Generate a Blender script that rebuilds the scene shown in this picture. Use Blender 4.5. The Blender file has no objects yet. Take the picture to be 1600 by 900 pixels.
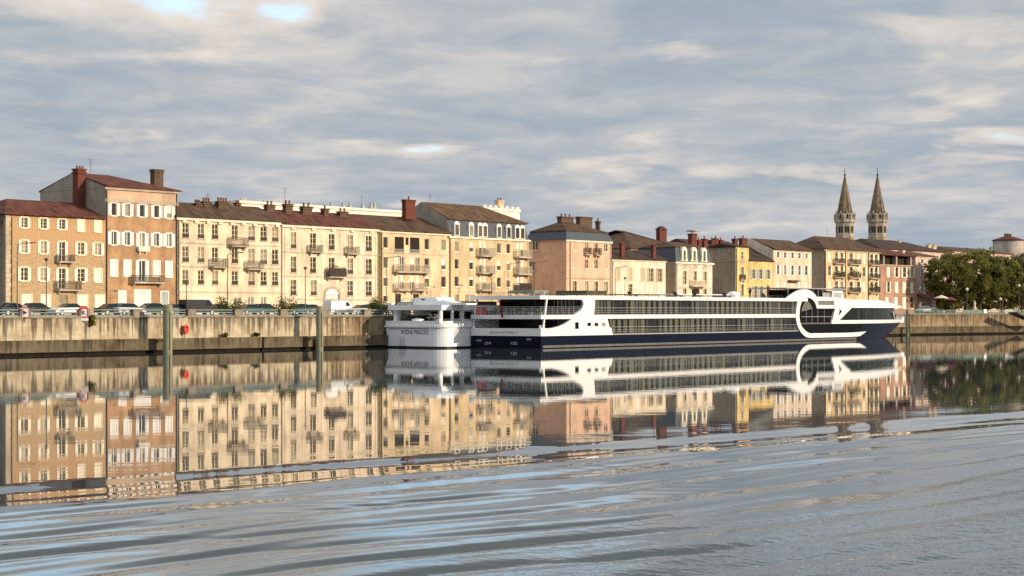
import bpy, bmesh, math, random
import numpy as np
from mathutils import Vector, Matrix
R = random.Random(7)
sc = bpy.context.scene
COL = sc.collection
PI = math.pi

# ------------------------------------------------------------------ survey of the place
F, CX, HY, CZ = 2600.0, 800.0, 485.0, 5.1            # focal length in photo px, centre, horizon row, eye height
QX, QY = -57.1, 185.4                                # a point on the quay face
DX, DY = 0.6556, 0.7551                              # along the quay
NX, NY = -0.7551, 0.6556                             # away from the river
PHI = math.atan2(DY, DX)
GZ = 4.5                                             # street level above the water

def tq(px, o):
    k = (px - CX) / F
    return (k * (QY + NY * o) - QX - NX * o) / (DX - DY * k)
def W(t, o, z=0.0):
    return Vector((QX + DX * t + NX * o, QY + DY * t + NY * o, z))
def YQ(px, o):
    return W(tq(px, o), o).y
def zy(y, Y):
    return CZ - (y - HY) * Y / F
def zat(px, y, o):
    return zy(y, YQ(px, o))

# ------------------------------------------------------------------ materials
def nt(m):
    m.use_nodes = True
    t = m.node_tree
    t.nodes.clear()
    return t
def N(t, typ, **kw):
    n = t.nodes.new(typ)
    for k, v in kw.items():
        if k.startswith('i_'):
            n.inputs[k[2:].replace('_', ' ')].default_value = v
        else:
            setattr(n, k, v)
    return n
def L(t, a, ao, b, bi):
    t.links.new(a.outputs[ao], b.inputs[bi])
def ramp(t, stops, interp='LINEAR'):
    r = t.nodes.new('ShaderNodeValToRGB')
    r.color_ramp.interpolation = interp
    e = r.color_ramp.elements
    while len(e) > 1:
        e.remove(e[-1])
    for i, (p, c) in enumerate(stops):
        if i == 0:
            e[0].position = p
            el = e[0]
        else:
            el = e.new(p)
        el.color = (c[0], c[1], c[2], 1) if not isinstance(c, (int, float)) else (c, c, c, 1)
    return r
def mapped(t, scale, src='Object'):
    tc = N(t, 'ShaderNodeTexCoord')
    mp = N(t, 'ShaderNodeMapping')
    mp.inputs['Scale'].default_value = scale
    L(t, tc, src, mp, 'Vector')
    return mp
def mixc(t, a, b, fac, blend='MIX'):
    m = N(t, 'ShaderNodeMix', data_type='RGBA', blend_type=blend)
    for sock, v in ((0, fac), (6, a), (7, b)):
        if isinstance(v, tuple) and len(v) == 2 and hasattr(v[0], 'outputs'):
            t.links.new(v[0].outputs[v[1]], m.inputs[sock])
        else:
            m.inputs[sock].default_value = v if not isinstance(v, tuple) or len(v) == 4 else (*v, 1)
    return m
def mat(name, rgb, var=0.12, scale=(1, 1, 1), ns=1.5, rough=0.8, spec=0.3, tint=None, bump=0.0, metal=0.0, detail=5, streak=0.0, grain=0.0):
    m = bpy.data.materials.new(name)
    t = nt(m)
    out = N(t, 'ShaderNodeOutputMaterial')
    p = N(t, 'ShaderNodeBsdfPrincipled')
    p.inputs['Roughness'].default_value = rough
    p.inputs['Specular IOR Level'].default_value = spec
    p.inputs['Metallic'].default_value = metal
    L(t, p, 'BSDF', out, 'Surface')
    mp = mapped(t, scale)
    no = N(t, 'ShaderNodeTexNoise')
    no.inputs['Scale'].default_value = ns
    no.inputs['Detail'].default_value = detail
    no.inputs['Roughness'].default_value = 0.62
    L(t, mp, 'Vector', no, 'Vector')
    lo = tuple(c * (1 - var * 1.6) for c in rgb)
    hi = tuple(min(1, c * (1 + var)) for c in rgb)
    if tint:
        lo = tint
    rp = ramp(t, [(0.3, lo), (0.52, rgb), (0.75, hi)])
    L(t, no, 'Fac', rp, 'Fac')
    src = (rp, 'Color')
    if streak:
        mp2 = mapped(t, (0.55, 0.55, 0.16))
        n2 = N(t, 'ShaderNodeTexNoise')
        n2.inputs['Scale'].default_value = 1.0
        n2.inputs['Detail'].default_value = 6
        L(t, mp2, 'Vector', n2, 'Vector')
        r2 = ramp(t, [(0.36, (1 - streak * 0.8,) * 3), (0.6, (1, 1, 1))])
        L(t, n2, 'Fac', r2, 'Fac')
        src = (mixc(t, src, (r2, 'Color'), 1.0, 'MULTIPLY'), 2)
    if grain:
        n3 = N(t, 'ShaderNodeTexNoise')
        n3.inputs['Scale'].default_value = 9.0
        n3.inputs['Detail'].default_value = 3
        tc = N(t, 'ShaderNodeTexCoord')
        L(t, tc, 'Object', n3, 'Vector')
        r3 = ramp(t, [(0.35, (1 - grain,) * 3), (0.65, (1 + grain * 0.6,) * 3)])
        L(t, n3, 'Fac', r3, 'Fac')
        src = (mixc(t, src, (r3, 'Color'), 1.0, 'MULTIPLY'), 2)
    t.links.new(src[0].outputs[src[1]], p.inputs['Base Color'])
    if bump:
        b = N(t, 'ShaderNodeBump')
        b.inputs['Strength'].default_value = bump
        b.inputs['Distance'].default_value = 0.05
        L(t, no, 'Fac', b, 'Height')
        L(t, b, 'Normal', p, 'Normal')
    return m

M = {}
def facade(name, rgb, **k):
    kw = dict(var=0.13, ns=0.7, rough=0.9, spec=0.15, streak=0.32, grain=0.10)
    kw.update(k)
    M[name] = mat(name, rgb, **kw)
facade('cream', (0.770, 0.625, 0.435))
facade('cream_pink', (0.780, 0.625, 0.460))
facade('ochre_light', (0.730, 0.550, 0.345))
facade('ochre', (0.690, 0.510, 0.300))
facade('salmon', (0.700, 0.440, 0.300), streak=0.10)
facade('ivory', (0.790, 0.690, 0.520))
facade('mansion', (0.750, 0.620, 0.480))
facade('yellow', (0.740, 0.540, 0.230))
facade('beige', (0.720, 0.570, 0.410))
facade('beige_warm', (0.700, 0.510, 0.300))
facade('rose_brick', (0.440, 0.250, 0.180), grain=0.2)
facade('rose_plaster', (0.680, 0.490, 0.400))
facade('red_brick', (0.46, 0.275, 0.15), grain=0.22, var=0.2)
facade('frieze', (0.580, 0.400, 0.270))
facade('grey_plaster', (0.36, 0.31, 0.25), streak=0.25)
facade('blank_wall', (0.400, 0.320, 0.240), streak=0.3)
facade('pale_slab', (0.820, 0.740, 0.620), streak=0.03)
facade('trim_stone', (0.550, 0.460, 0.350), grain=0.12)
facade('trim_cream', (0.800, 0.720, 0.550), streak=0.05)
facade('trim_grey', (0.46, 0.38, 0.28))
facade('church_stone', (0.42, 0.355, 0.28), var=0.35, ns=0.5, grain=0.2)
facade('spire_stone', (0.215, 0.165, 0.11), var=0.4, ns=0.6, grain=0.25)
facade('block_concrete', (0.450, 0.390, 0.340))

# rubble stone of the leftmost house: individual stones, darker joints
def rubble(name):
    m = bpy.data.materials.new(name)
    t = nt(m)
    out = N(t, 'ShaderNodeOutputMaterial')
    p = N(t, 'ShaderNodeBsdfPrincipled', i_Roughness=0.95)
    p.inputs['Specular IOR Level'].default_value = 0.1
    L(t, p, 'BSDF', out, 'Surface')
    mp = mapped(t, (4.6, 4.6, 7.5))
    v = N(t, 'ShaderNodeTexVoronoi')
    v.inputs['Scale'].default_value = 1.0
    L(t, mp, 'Vector', v, 'Vector')
    sp = N(t, 'ShaderNodeSeparateColor')
    L(t, v, 'Color', sp, 'Color')
    r = ramp(t, [(0.0, (0.32, 0.215, 0.12)), (0.35, (0.37, 0.26, 0.15)), (0.7, (0.42, 0.30, 0.18)), (1.0, (0.47, 0.35, 0.215))])
    L(t, sp, 'Red', r, 'Fac')
    # brick upper storeys fade in above ~ 11 m
    tc = N(t, 'ShaderNodeTexCoord')
    sx = N(t, 'ShaderNodeSeparateXYZ')
    L(t, tc, 'Object', sx, 'Vector')
    nn = N(t, 'ShaderNodeTexNoise', i_Scale=0.5, i_Detail=4.0)
    L(t, tc, 'Object', nn, 'Vector')
    ad = N(t, 'ShaderNodeMath', operation='MULTIPLY_ADD')
    L(t, nn, 'Fac', ad, 0)
    ad.inputs[1].default_value = 7.0
    L(t, sx, 'Z', ad, 2)
    mr = N(t, 'ShaderNodeMapRange', clamp=True)
    mr.inputs['From Min'].default_value = 10.0
    mr.inputs['From Max'].default_value = 14.5
    L(t, ad, 0, mr, 'Value')
    n2 = N(t, 'ShaderNodeTexNoise', i_Scale=5.0, i_Detail=5.0)
    L(t, tc, 'Object', n2, 'Vector')
    rb = ramp(t, [(0.3, (0.38, 0.225, 0.115)), (0.7, (0.53, 0.34, 0.185))])
    L(t, n2, 'Fac', rb, 'Fac')
    mx = mixc(t, (r, 'Color'), (rb, 'Color'), (mr, 'Result'))
    t.links.new(mx.outputs[2], p.inputs['Base Color'])
    M[name] = m
rubble('rubble')

# river wall: pale stone with brown run-off streaks hanging from the coping
def quay_stone(name, base, dark, topz, streaks, blocks=0.0):
    m = bpy.data.materials.new(name)
    t = nt(m)
    out = N(t, 'ShaderNodeOutputMaterial')
    p = N(t, 'ShaderNodeBsdfPrincipled', i_Roughness=0.9)
    p.inputs['Specular IOR Level'].default_value = 0.2
    L(t, p, 'BSDF', out, 'Surface')
    tc = N(t, 'ShaderNodeTexCoord')
    n0 = N(t, 'ShaderNodeTexNoise', i_Scale=0.8, i_Detail=6.0, i_Roughness=0.65)
    L(t, tc, 'Object', n0, 'Vector')
    r0 = ramp(t, [(0.3, tuple(c * 0.72 for c in base)), (0.5, base), (0.72, tuple(c * 1.2 for c in base))])
    L(t, n0, 'Fac', r0, 'Fac')
    mp = mapped(t, (2.0, 0.3, 0.08))
    n1 = N(t, 'ShaderNodeTexNoise', i_Scale=1.0, i_Detail=7.0, i_Roughness=0.6)
    L(t, mp, 'Vector', n1, 'Vector')
    # streak length varies along the wall: the threshold rises with depth below the coping
    sx = N(t, 'ShaderNodeSeparateXYZ')
    L(t, tc, 'Object', sx, 'Vector')
    dp = N(t, 'ShaderNodeMath', operation='SUBTRACT')
    dp.inputs[0].default_value = topz
    L(t, sx, 'Z', dp, 1)
    th = N(t, 'ShaderNodeMath', operation='MULTIPLY_ADD')
    L(t, dp, 0, th, 0)
    th.inputs[1].default_value = 0.055
    th.inputs[2].default_value = streaks
    df = N(t, 'ShaderNodeMath', operation='SUBTRACT')
    L(t, n1, 'Fac', df, 0)
    L(t, th, 0, df, 1)
    rs = ramp(t, [(0.0, 0.0), (0.10, 0.8)])
    L(t, df, 0, rs, 'Fac')
    mx = mixc(t, (r0, 'Color'), dark, (rs, 'Color'))
    src = (mx, 2)
    # masonry courses
    br = N(t, 'ShaderNodeTexBrick')
    br.inputs['Scale'].default_value = 1.0
    br.inputs['Mortar Size'].default_value = 0.012
    br.inputs['Brick Width'].default_value = 1.1
    br.inputs['Row Height'].default_value = 0.45
    br.inputs['Color1'].default_value = (1, 1, 1, 1)
    br.inputs['Color2'].default_value = (0.82, 0.80, 0.77, 1)
    br.inputs['Mortar'].default_value = (0.62, 0.58, 0.52, 1)
    cb = N(t, 'ShaderNodeCombineXYZ')
    L(t, sx, 'X', cb, 'X')
    L(t, sx, 'Z', cb, 'Y')
    L(t, cb, 'Vector', br, 'Vector')
    src = (mixc(t, src, (br, 'Color'), blocks, 'MULTIPLY'), 2)
    # irregular dark blotches
    n4 = N(t, 'ShaderNodeTexNoise', i_Scale=0.35, i_Detail=5.0, i_Roughness=0.7)
    L(t, tc, 'Object', n4, 'Vector')
    r4 = ramp(t, [(0.36, (0.55, 0.46, 0.36)), (0.55, (1, 1, 1))])
    L(t, n4, 'Fac', r4, 'Fac')
    src = (mixc(t, src, (r4, 'Color'), 0.8, 'MULTIPLY'), 2)
    t.links.new(src[0].outputs[src[1]], p.inputs['Base Color'])
    b = N(t, 'ShaderNodeBump', i_Strength=0.35, i_Distance=0.06)
    L(t, n0, 'Fac', b, 'Height')
    L(t, b, 'Normal', p, 'Normal')
    M[name] = m
quay_stone('quay_wall', (0.50, 0.425, 0.30), (0.085, 0.066, 0.048), 4.3, 0.405, 0.4)
quay_stone('quay_wall_old', (0.32, 0.24, 0.15), (0.08, 0.06, 0.04), 4.3, 0.42, 0.9)
quay_stone('quay_ledge', (0.145, 0.118, 0.076), (0.05, 0.04, 0.026), 1.9, 0.46, 0.6)
M['coping'] = mat('coping', (0.25, 0.21, 0.155), var=0.3, ns=1.2, rough=0.9)
M['wet_stone'] = mat('wet_stone', (0.018, 0.013, 0.009), var=0.3, rough=0.9, spec=0.08)

def roofm(name, rgb, moss=(0.10, 0.09, 0.04)):
    m = mat(name, rgb, var=0.42, scale=(1.0, 0.35, 0.35), ns=1.3, rough=0.9, spec=0.15, grain=0.35)
    M[name] = m
roofm('roof_red', (0.115, 0.042, 0.028))
roofm('roof_brown', (0.092, 0.056, 0.033))
roofm('roof_dark', (0.058, 0.038, 0.028))
roofm('roof_orange', (0.118, 0.068, 0.037))
M['slate'] = mat('slate', (0.062, 0.072, 0.088), var=0.15, ns=2.0, rough=0.55, grain=0.12)
M['chimney_brick'] = mat('chimney_brick', (0.14, 0.042, 0.028), var=0.25, ns=3.0, rough=0.9, grain=0.2)
M['chimney_brown'] = mat('chimney_brown', (0.115, 0.072, 0.046), var=0.3, ns=3.0, rough=0.9, grain=0.2)
M['chimney_render'] = mat('chimney_render', (0.55, 0.40, 0.26), var=0.2, ns=2.0, rough=0.9)
M['pot'] = mat('pot', (0.20, 0.09, 0.05), var=0.25, rough=0.8)
M['shutter_cream'] = mat('shutter_cream', (0.80, 0.72, 0.56), var=0.10, ns=3, rough=0.7)
M['shutter_white'] = mat('shutter_white', (0.68, 0.655, 0.63), var=0.08, ns=3, rough=0.7)
M['shutter_blue'] = mat('shutter_blue', (0.36, 0.38, 0.36), var=0.1, ns=3, rough=0.7)
M['shutter_tan'] = mat('shutter_tan', (0.50, 0.37, 0.24), var=0.1, ns=3, rough=0.7)
M['frame_white'] = mat('frame_white', (0.80, 0.76, 0.68), var=0.05, rough=0.5)
M['frame_cream'] = mat('frame_cream', (0.74, 0.62, 0.42), var=0.08, rough=0.6)
M['frame_dark'] = mat('frame_dark', (0.08, 0.06, 0.045), var=0.1, rough=0.6)
M['blind'] = mat('blind', (0.74, 0.66, 0.52), var=0.06, ns=2, rough=0.7)
M['garage_white'] = mat('garage_white', (0.64, 0.60, 0.58), var=0.05, rough=0.5)
M['iron'] = mat('iron', (0.075, 0.055, 0.04), var=0.2, rough=0.6)
M['balcony_dark'] = mat('balcony_dark', (0.19, 0.155, 0.115), var=0.2, rough=0.7)
M['balcony_grey'] = mat('balcony_grey', (0.42, 0.36, 0.27), var=0.15, rough=0.7)
M['zinc'] = mat('zinc', (0.34, 0.33, 0.31), var=0.15, rough=0.5)
M['pipe_olive'] = mat('pipe_olive', (0.22, 0.18, 0.07), var=0.15, rough=0.6)
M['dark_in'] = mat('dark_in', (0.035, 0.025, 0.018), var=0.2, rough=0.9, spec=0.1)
def glassm(name, rgb, rough=0.08, spec=0.5):
    M[name] = mat(name, rgb, var=0.35, ns=0.8, rough=rough, spec=spec)
glassm('pane_dark', (0.045, 0.038, 0.028))
glassm('pane_mid', (0.12, 0.10, 0.07))
glassm('pane_curtain', (0.30, 0.25, 0.17), 0.25)
glassm('ship_black', (0.005, 0.006, 0.006), 0.12, 0.06)
glassm('ship_green', (0.008, 0.016, 0.011), 0.10, 0.10)
M['ship_white'] = mat('ship_white', (0.75, 0.735, 0.72), var=0.025, ns=0.4, rough=0.32, spec=0.5)
M['boat_white'] = mat('boat_white', (0.76, 0.77, 0.78), var=0.05, ns=0.5, rough=0.35, spec=0.5, streak=0.05)
M['ship_grey'] = mat('ship_grey', (0.33, 0.33, 0.32), var=0.08, rough=0.4)
M['navy'] = mat('navy', (0.0035, 0.006, 0.018), var=0.15, ns=0.6, rough=0.3, spec=0.10)
M['boot_grey'] = mat('boot_grey', (0.12, 0.115, 0.105), var=0.2, rough=0.5)
M['black_hull'] = mat('black_hull', (0.012, 0.014, 0.014), var=0.2, rough=0.4)
M['cabin_wall'] = mat('cabin_wall', (0.035, 0.028, 0.02), var=0.35, ns=0.6, rough=0.9)
M['curtain'] = mat('curtain', (0.27, 0.245, 0.19), var=0.18, scale=(6, 6, 0.3), ns=1.0, rough=0.9)
M['curtain_grey'] = mat('curtain_grey', (0.20, 0.20, 0.175), var=0.18, scale=(6, 6, 0.3), ns=1.0, rough=0.9)
M['ink'] = mat('ink', (0.02, 0.025, 0.03), var=0.0, rough=0.5)
M['ink_grey'] = mat('ink_grey', (0.40, 0.41, 0.43), var=0.0, rough=0.5)
M['ink_pale'] = mat('ink_pale', (0.42, 0.42, 0.44), var=0.0, rough=0.5)
M['ink_teal'] = mat('ink_teal', (0.03, 0.10, 0.10), var=0.0, rough=0.5)
M['steel'] = mat('steel', (0.55, 0.55, 0.54), var=0.05, rough=0.35, metal=0.6)
M['flag_red'] = mat('flag_red', (0.28, 0.012, 0.03), var=0.25, ns=2, rough=0.8)
M['orange_red'] = mat('orange_red', (0.72, 0.07, 0.03), var=0.1, rough=0.5)
M['awning_green'] = mat('awning_green', (0.04, 0.052, 0.03), var=0.3, ns=1.5, rough=0.8)
M['awning_grey'] = mat('awning_grey', (0.16, 0.18, 0.15), var=0.2, rough=0.8)
M['pile'] = mat('pile', (0.24, 0.235, 0.16), var=0.18, scale=(2, 2, 0.5), ns=1.2, rough=0.9, grain=0.1)
M['rail_teal'] = mat('rail_teal', (0.17, 0.205, 0.185), var=0.2, ns=0.4, rough=0.6)
M['fence_green'] = mat('fence_green', (0.14, 0.22, 0.18), var=0.25, ns=0.4, rough=0.7)
M['lamp_metal'] = mat('lamp_metal', (0.13, 0.105, 0.075), var=0.15, rough=0.6)
M['lamp_white'] = mat('lamp_white', (0.72, 0.70, 0.66), var=0.05, rough=0.4)
M['sign_white'] = mat('sign_white', (0.82, 0.80, 0.78), var=0.02, rough=0.5)
M['sign_red'] = mat('sign_red', (0.60, 0.04, 0.04), var=0.05, rough=0.5)
M['tyre'] = mat('tyre', (0.02, 0.02, 0.02), var=0.1, rough=0.8)
M['car_glass'] = mat('car_glass', (0.015, 0.02, 0.022), var=0.1, rough=0.05, spec=0.6)
M['bark'] = mat('bark', (0.12, 0.085, 0.055), var=0.3, ns=4, rough=0.95)
M['skin'] = mat('skin', (0.45, 0.28, 0.2), var=0.05, rough=0.6)
M['cloth_dark'] = mat('cloth_dark', (0.035, 0.022, 0.018), var=0.15, rough=0.9)
M['hair'] = mat('hair', (0.03, 0.02, 0.015), var=0.1, rough=0.7)
M['parasol_red'] = mat('parasol_red', (0.14, 0.035, 0.035), var=0.2, rough=0.8)
M['parasol_cream'] = mat('parasol_cream', (0.66, 0.55, 0.40), var=0.1, rough=0.8)
M['ground'] = mat('ground', (0.20, 0.18, 0.15), var=0.2, ns=0.2, rough=0.95)
M['asphalt'] = mat('asphalt', (0.055, 0.055, 0.055), var=0.15, ns=0.5, rough=0.9)
M['paint_white'] = mat('paint_white', (0.75, 0.74, 0.70), var=0.1, rough=0.7)
M['kerb'] = mat('kerb', (0.38, 0.35, 0.30), var=0.15, rough=0.9)
def paint(name, rgb):
    M[name] = mat(name, rgb, var=0.03, ns=0.5, rough=0.3, spec=0.28)
for nm, c in dict(car_white=(0.78, 0.78, 0.78), car_black=(0.012, 0.013, 0.015), car_silver=(0.45, 0.47, 0.48), car_teal=(0.03, 0.09, 0.10),
                  car_navy=(0.02, 0.035, 0.06), car_grey=(0.14, 0.15, 0.155), car_green=(0.02, 0.06, 0.05), car_brown=(0.09, 0.05, 0.035)).items():
    paint(nm, c)
def leafm(name, stops, sc_=0.55):
    m = bpy.data.materials.new(name)
    t = nt(m)
    out = N(t, 'ShaderNodeOutputMaterial')
    p = N(t, 'ShaderNodeBsdfPrincipled', i_Roughness=0.6)
    p.inputs['Specular IOR Level'].default_value = 0.25
    tr = N(t, 'ShaderNodeBsdfTranslucent')
    ms = N(t, 'ShaderNodeMixShader', i_Fac=0.42)
    tc = N(t, 'ShaderNodeTexCoord')
    n = N(t, 'ShaderNodeTexNoise', i_Scale=sc_, i_Detail=6.0, i_Roughness=0.75)
    L(t, tc, 'Object', n, 'Vector')
    r = ramp(t, stops)
    L(t, n, 'Fac', r, 'Fac')
    L(t, r, 'Color', p, 'Base Color')
    L(t, r, 'Color', tr, 'Color')
    L(t, p, 'BSDF', ms, 1)
    L(t, tr, 'BSDF', ms, 2)
    L(t, ms, 'Shader', out, 'Surface')
    M[name] = m
leafm('leaf_green', [(0.36, (0.045, 0.055, 0.014)), (0.5, (0.15, 0.15, 0.032)), (0.62, (0.30, 0.255, 0.055))])
leafm('leaf_olive', [(0.32, (0.05, 0.06, 0.016)), (0.5, (0.11, 0.10, 0.03)), (0.68, (0.17, 0.12, 0.045))])
leafm('leaf_shrub', [(0.32, (0.05, 0.065, 0.016)), (0.5, (0.10, 0.11, 0.025)), (0.68, (0.18, 0.16, 0.035))], 1.4)
def clear_glass(name, tint, refl):
    m = bpy.data.materials.new(name)
    t = nt(m)
    out = N(t, 'ShaderNodeOutputMaterial')
    tr = N(t, 'ShaderNodeBsdfTransparent')
    tr.inputs['Color'].default_value = (*tint, 1)
    gl = N(t, 'ShaderNodeBsdfGlossy', i_Roughness=0.03)
    fr = N(t, 'ShaderNodeLayerWeight', i_Blend=0.5)
    pw = N(t, 'ShaderNodeMath', operation='POWER')
    pw.inputs[1].default_value = 4.0
    L(t, fr, 'Facing', pw, 0)
    ad = N(t, 'ShaderNodeMath', operation='MULTIPLY_ADD', use_clamp=True)
    ad.inputs[1].default_value = refl
    ad.inputs[2].default_value = 0.03
    L(t, pw, 0, ad, 0)
    ms = N(t, 'ShaderNodeMixShader')
    L(t, ad, 0, ms, 'Fac')
    L(t, tr, 'BSDF', ms, 1)
    L(t, gl, 'BSDF', ms, 2)
    L(t, ms, 'Shader', out, 'Surface')
    M[name] = m
clear_glass('cabin_glass', (0.82, 0.84, 0.79), 0.8)

# ------------------------------------------------------------------ mesh helpers
class MB:
    def __init__(s):
        s.v = []
        s.f = []
    def add(s, vs, fs):
        b = len(s.v)
        s.v += [tuple(v) for v in vs]
        s.f += [tuple(i + b for i in f) for f in fs]
        return s
    def box(s, x0, x1, y0, y1, z0, z1):
        return s.add([(x0, y0, z0), (x1, y0, z0), (x1, y1, z0), (x0, y1, z0), (x0, y0, z1), (x1, y0, z1), (x1, y1, z1), (x0, y1, z1)],
                     [(3, 2, 1, 0), (4, 5, 6, 7), (0, 1, 5, 4), (1, 2, 6, 5), (2, 3, 7, 6), (3, 0, 4, 7)])
    def prism(s, poly, axis, a0, a1):
        n = len(poly)
        def P(p, a):
            return {'x': (a, p[0], p[1]), 'y': (p[0], a, p[1]), 'z': (p[0], p[1], a)}[axis]
        vs = [P(p, a0) for p in poly] + [P(p, a1) for p in poly]
        fs = [tuple(range(n)), tuple(range(2 * n - 1, n - 1, -1))]
        fs += [(i, n + i, n + (i + 1) % n, (i + 1) % n) for i in range(n)]
        return s.add(vs, fs)
    def cyl(s, p0, p1, r0, r1=None, n=8, caps=True):
        r1 = r0 if r1 is None else r1
        p0, p1 = Vector(p0), Vector(p1)
        d = (p1 - p0).normalized()
        a = d.orthogonal().normalized()
        b = d.cross(a)
        vs = []
        for p, r in ((p0, r0), (p1, r1)):
            for i in range(n):
                th = 2 * PI * i / n
                vs.append(p + (a * math.cos(th) + b * math.sin(th)) * r)
        fs = [(i, (i + 1) % n, n + (i + 1) % n, n + i) for i in range(n)]
        if caps:
            fs += [tuple(range(n - 1, -1, -1)), tuple(range(n, 2 * n))]
        return s.add(vs, fs)
    def lathe(s, prof, n=12, c=(0, 0), caps=True, rot=0.0):
        vs = []
        for r, z in prof:
            for i in range(n):
                th = 2 * PI * i / n + rot
                vs.append((c[0] + r * math.cos(th), c[1] + r * math.sin(th), z))
        fs = []
        for k in range(len(prof) - 1):
            for i in range(n):
                j = (i + 1) % n
                fs.append((k * n + i, k * n + j, (k + 1) * n + j, (k + 1) * n + i))
        if caps:
            fs += [tuple(range(n - 1, -1, -1)), tuple((len(prof) - 1) * n + i for i in range(n))]
        return s.add(vs, fs)
    def mesh(s, name, m, smooth=False, recalc=True):
        me = bpy.data.meshes.new(name)
        me.from_pydata(s.v, [], s.f)
        if recalc:
            bm = bmesh.new()
            bm.from_mesh(me)
            bmesh.ops.recalc_face_normals(bm, faces=bm.faces)
            bm.to_mesh(me)
            bm.free()
        if m is not None:
            me.materials.append(M[m] if isinstance(m, str) else m)
        if smooth:
            me.polygons.foreach_set('use_smooth', [True] * len(me.polygons))
        return me
    def build(s, name, m, parent=None, loc=(0, 0, 0), rz=0.0, smooth=False, recalc=True):
        return link(name, s.mesh(name, m, smooth, recalc), parent, loc, rz)

def link(name, data, parent=None, loc=(0, 0, 0), rz=0.0):
    o = bpy.data.objects.new(name, data)
    COL.objects.link(o)
    o.parent = parent
    o.location = loc
    o.rotation_euler = (0, 0, rz)
    return o
def tag(o, label=None, cat=None, group=None, kind=None):
    if label: o['label'] = label
    if cat: o['category'] = cat
    if group: o['group'] = group
    if kind: o['kind'] = kind
    return o
def thing(name, label, cat, loc, rz=0.0, group=None):
    return tag(link(name, None, None, loc, rz), label, cat, group)
def copy_tree(o, parent=None):
    c = o.copy()
    COL.objects.link(c)
    c.parent = parent
    for ch in list(o.children):
        copy_tree(ch, c)
    return c
CACHE = {}
def cached(key, fn):
    if key not in CACHE:
        CACHE[key] = fn()
    return CACHE[key]
def text(name, s, size, m, parent, loc, rot, wscale=1.0, ext=0.004, align='LEFT'):
    cu = bpy.data.curves.new(name, 'FONT')
    cu.body = s
    cu.size = size
    cu.extrude = ext
    cu.align_x = align
    cu.resolution_u = 3
    cu.materials.append(M[m])
    cu.offset = 0.008
    tmp = bpy.data.objects.new(name, cu)
    COL.objects.link(tmp)
    bpy.context.view_layer.update()
    me = bpy.data.meshes.new_from_object(tmp.evaluated_get(bpy.context.evaluated_depsgraph_get()))
    bpy.data.objects.remove(tmp)
    me.transform(Matrix.Diagonal((wscale, 1, 1, 1)))
    o = link(name, me, parent, loc)
    o.rotation_euler = rot
    return o

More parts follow.
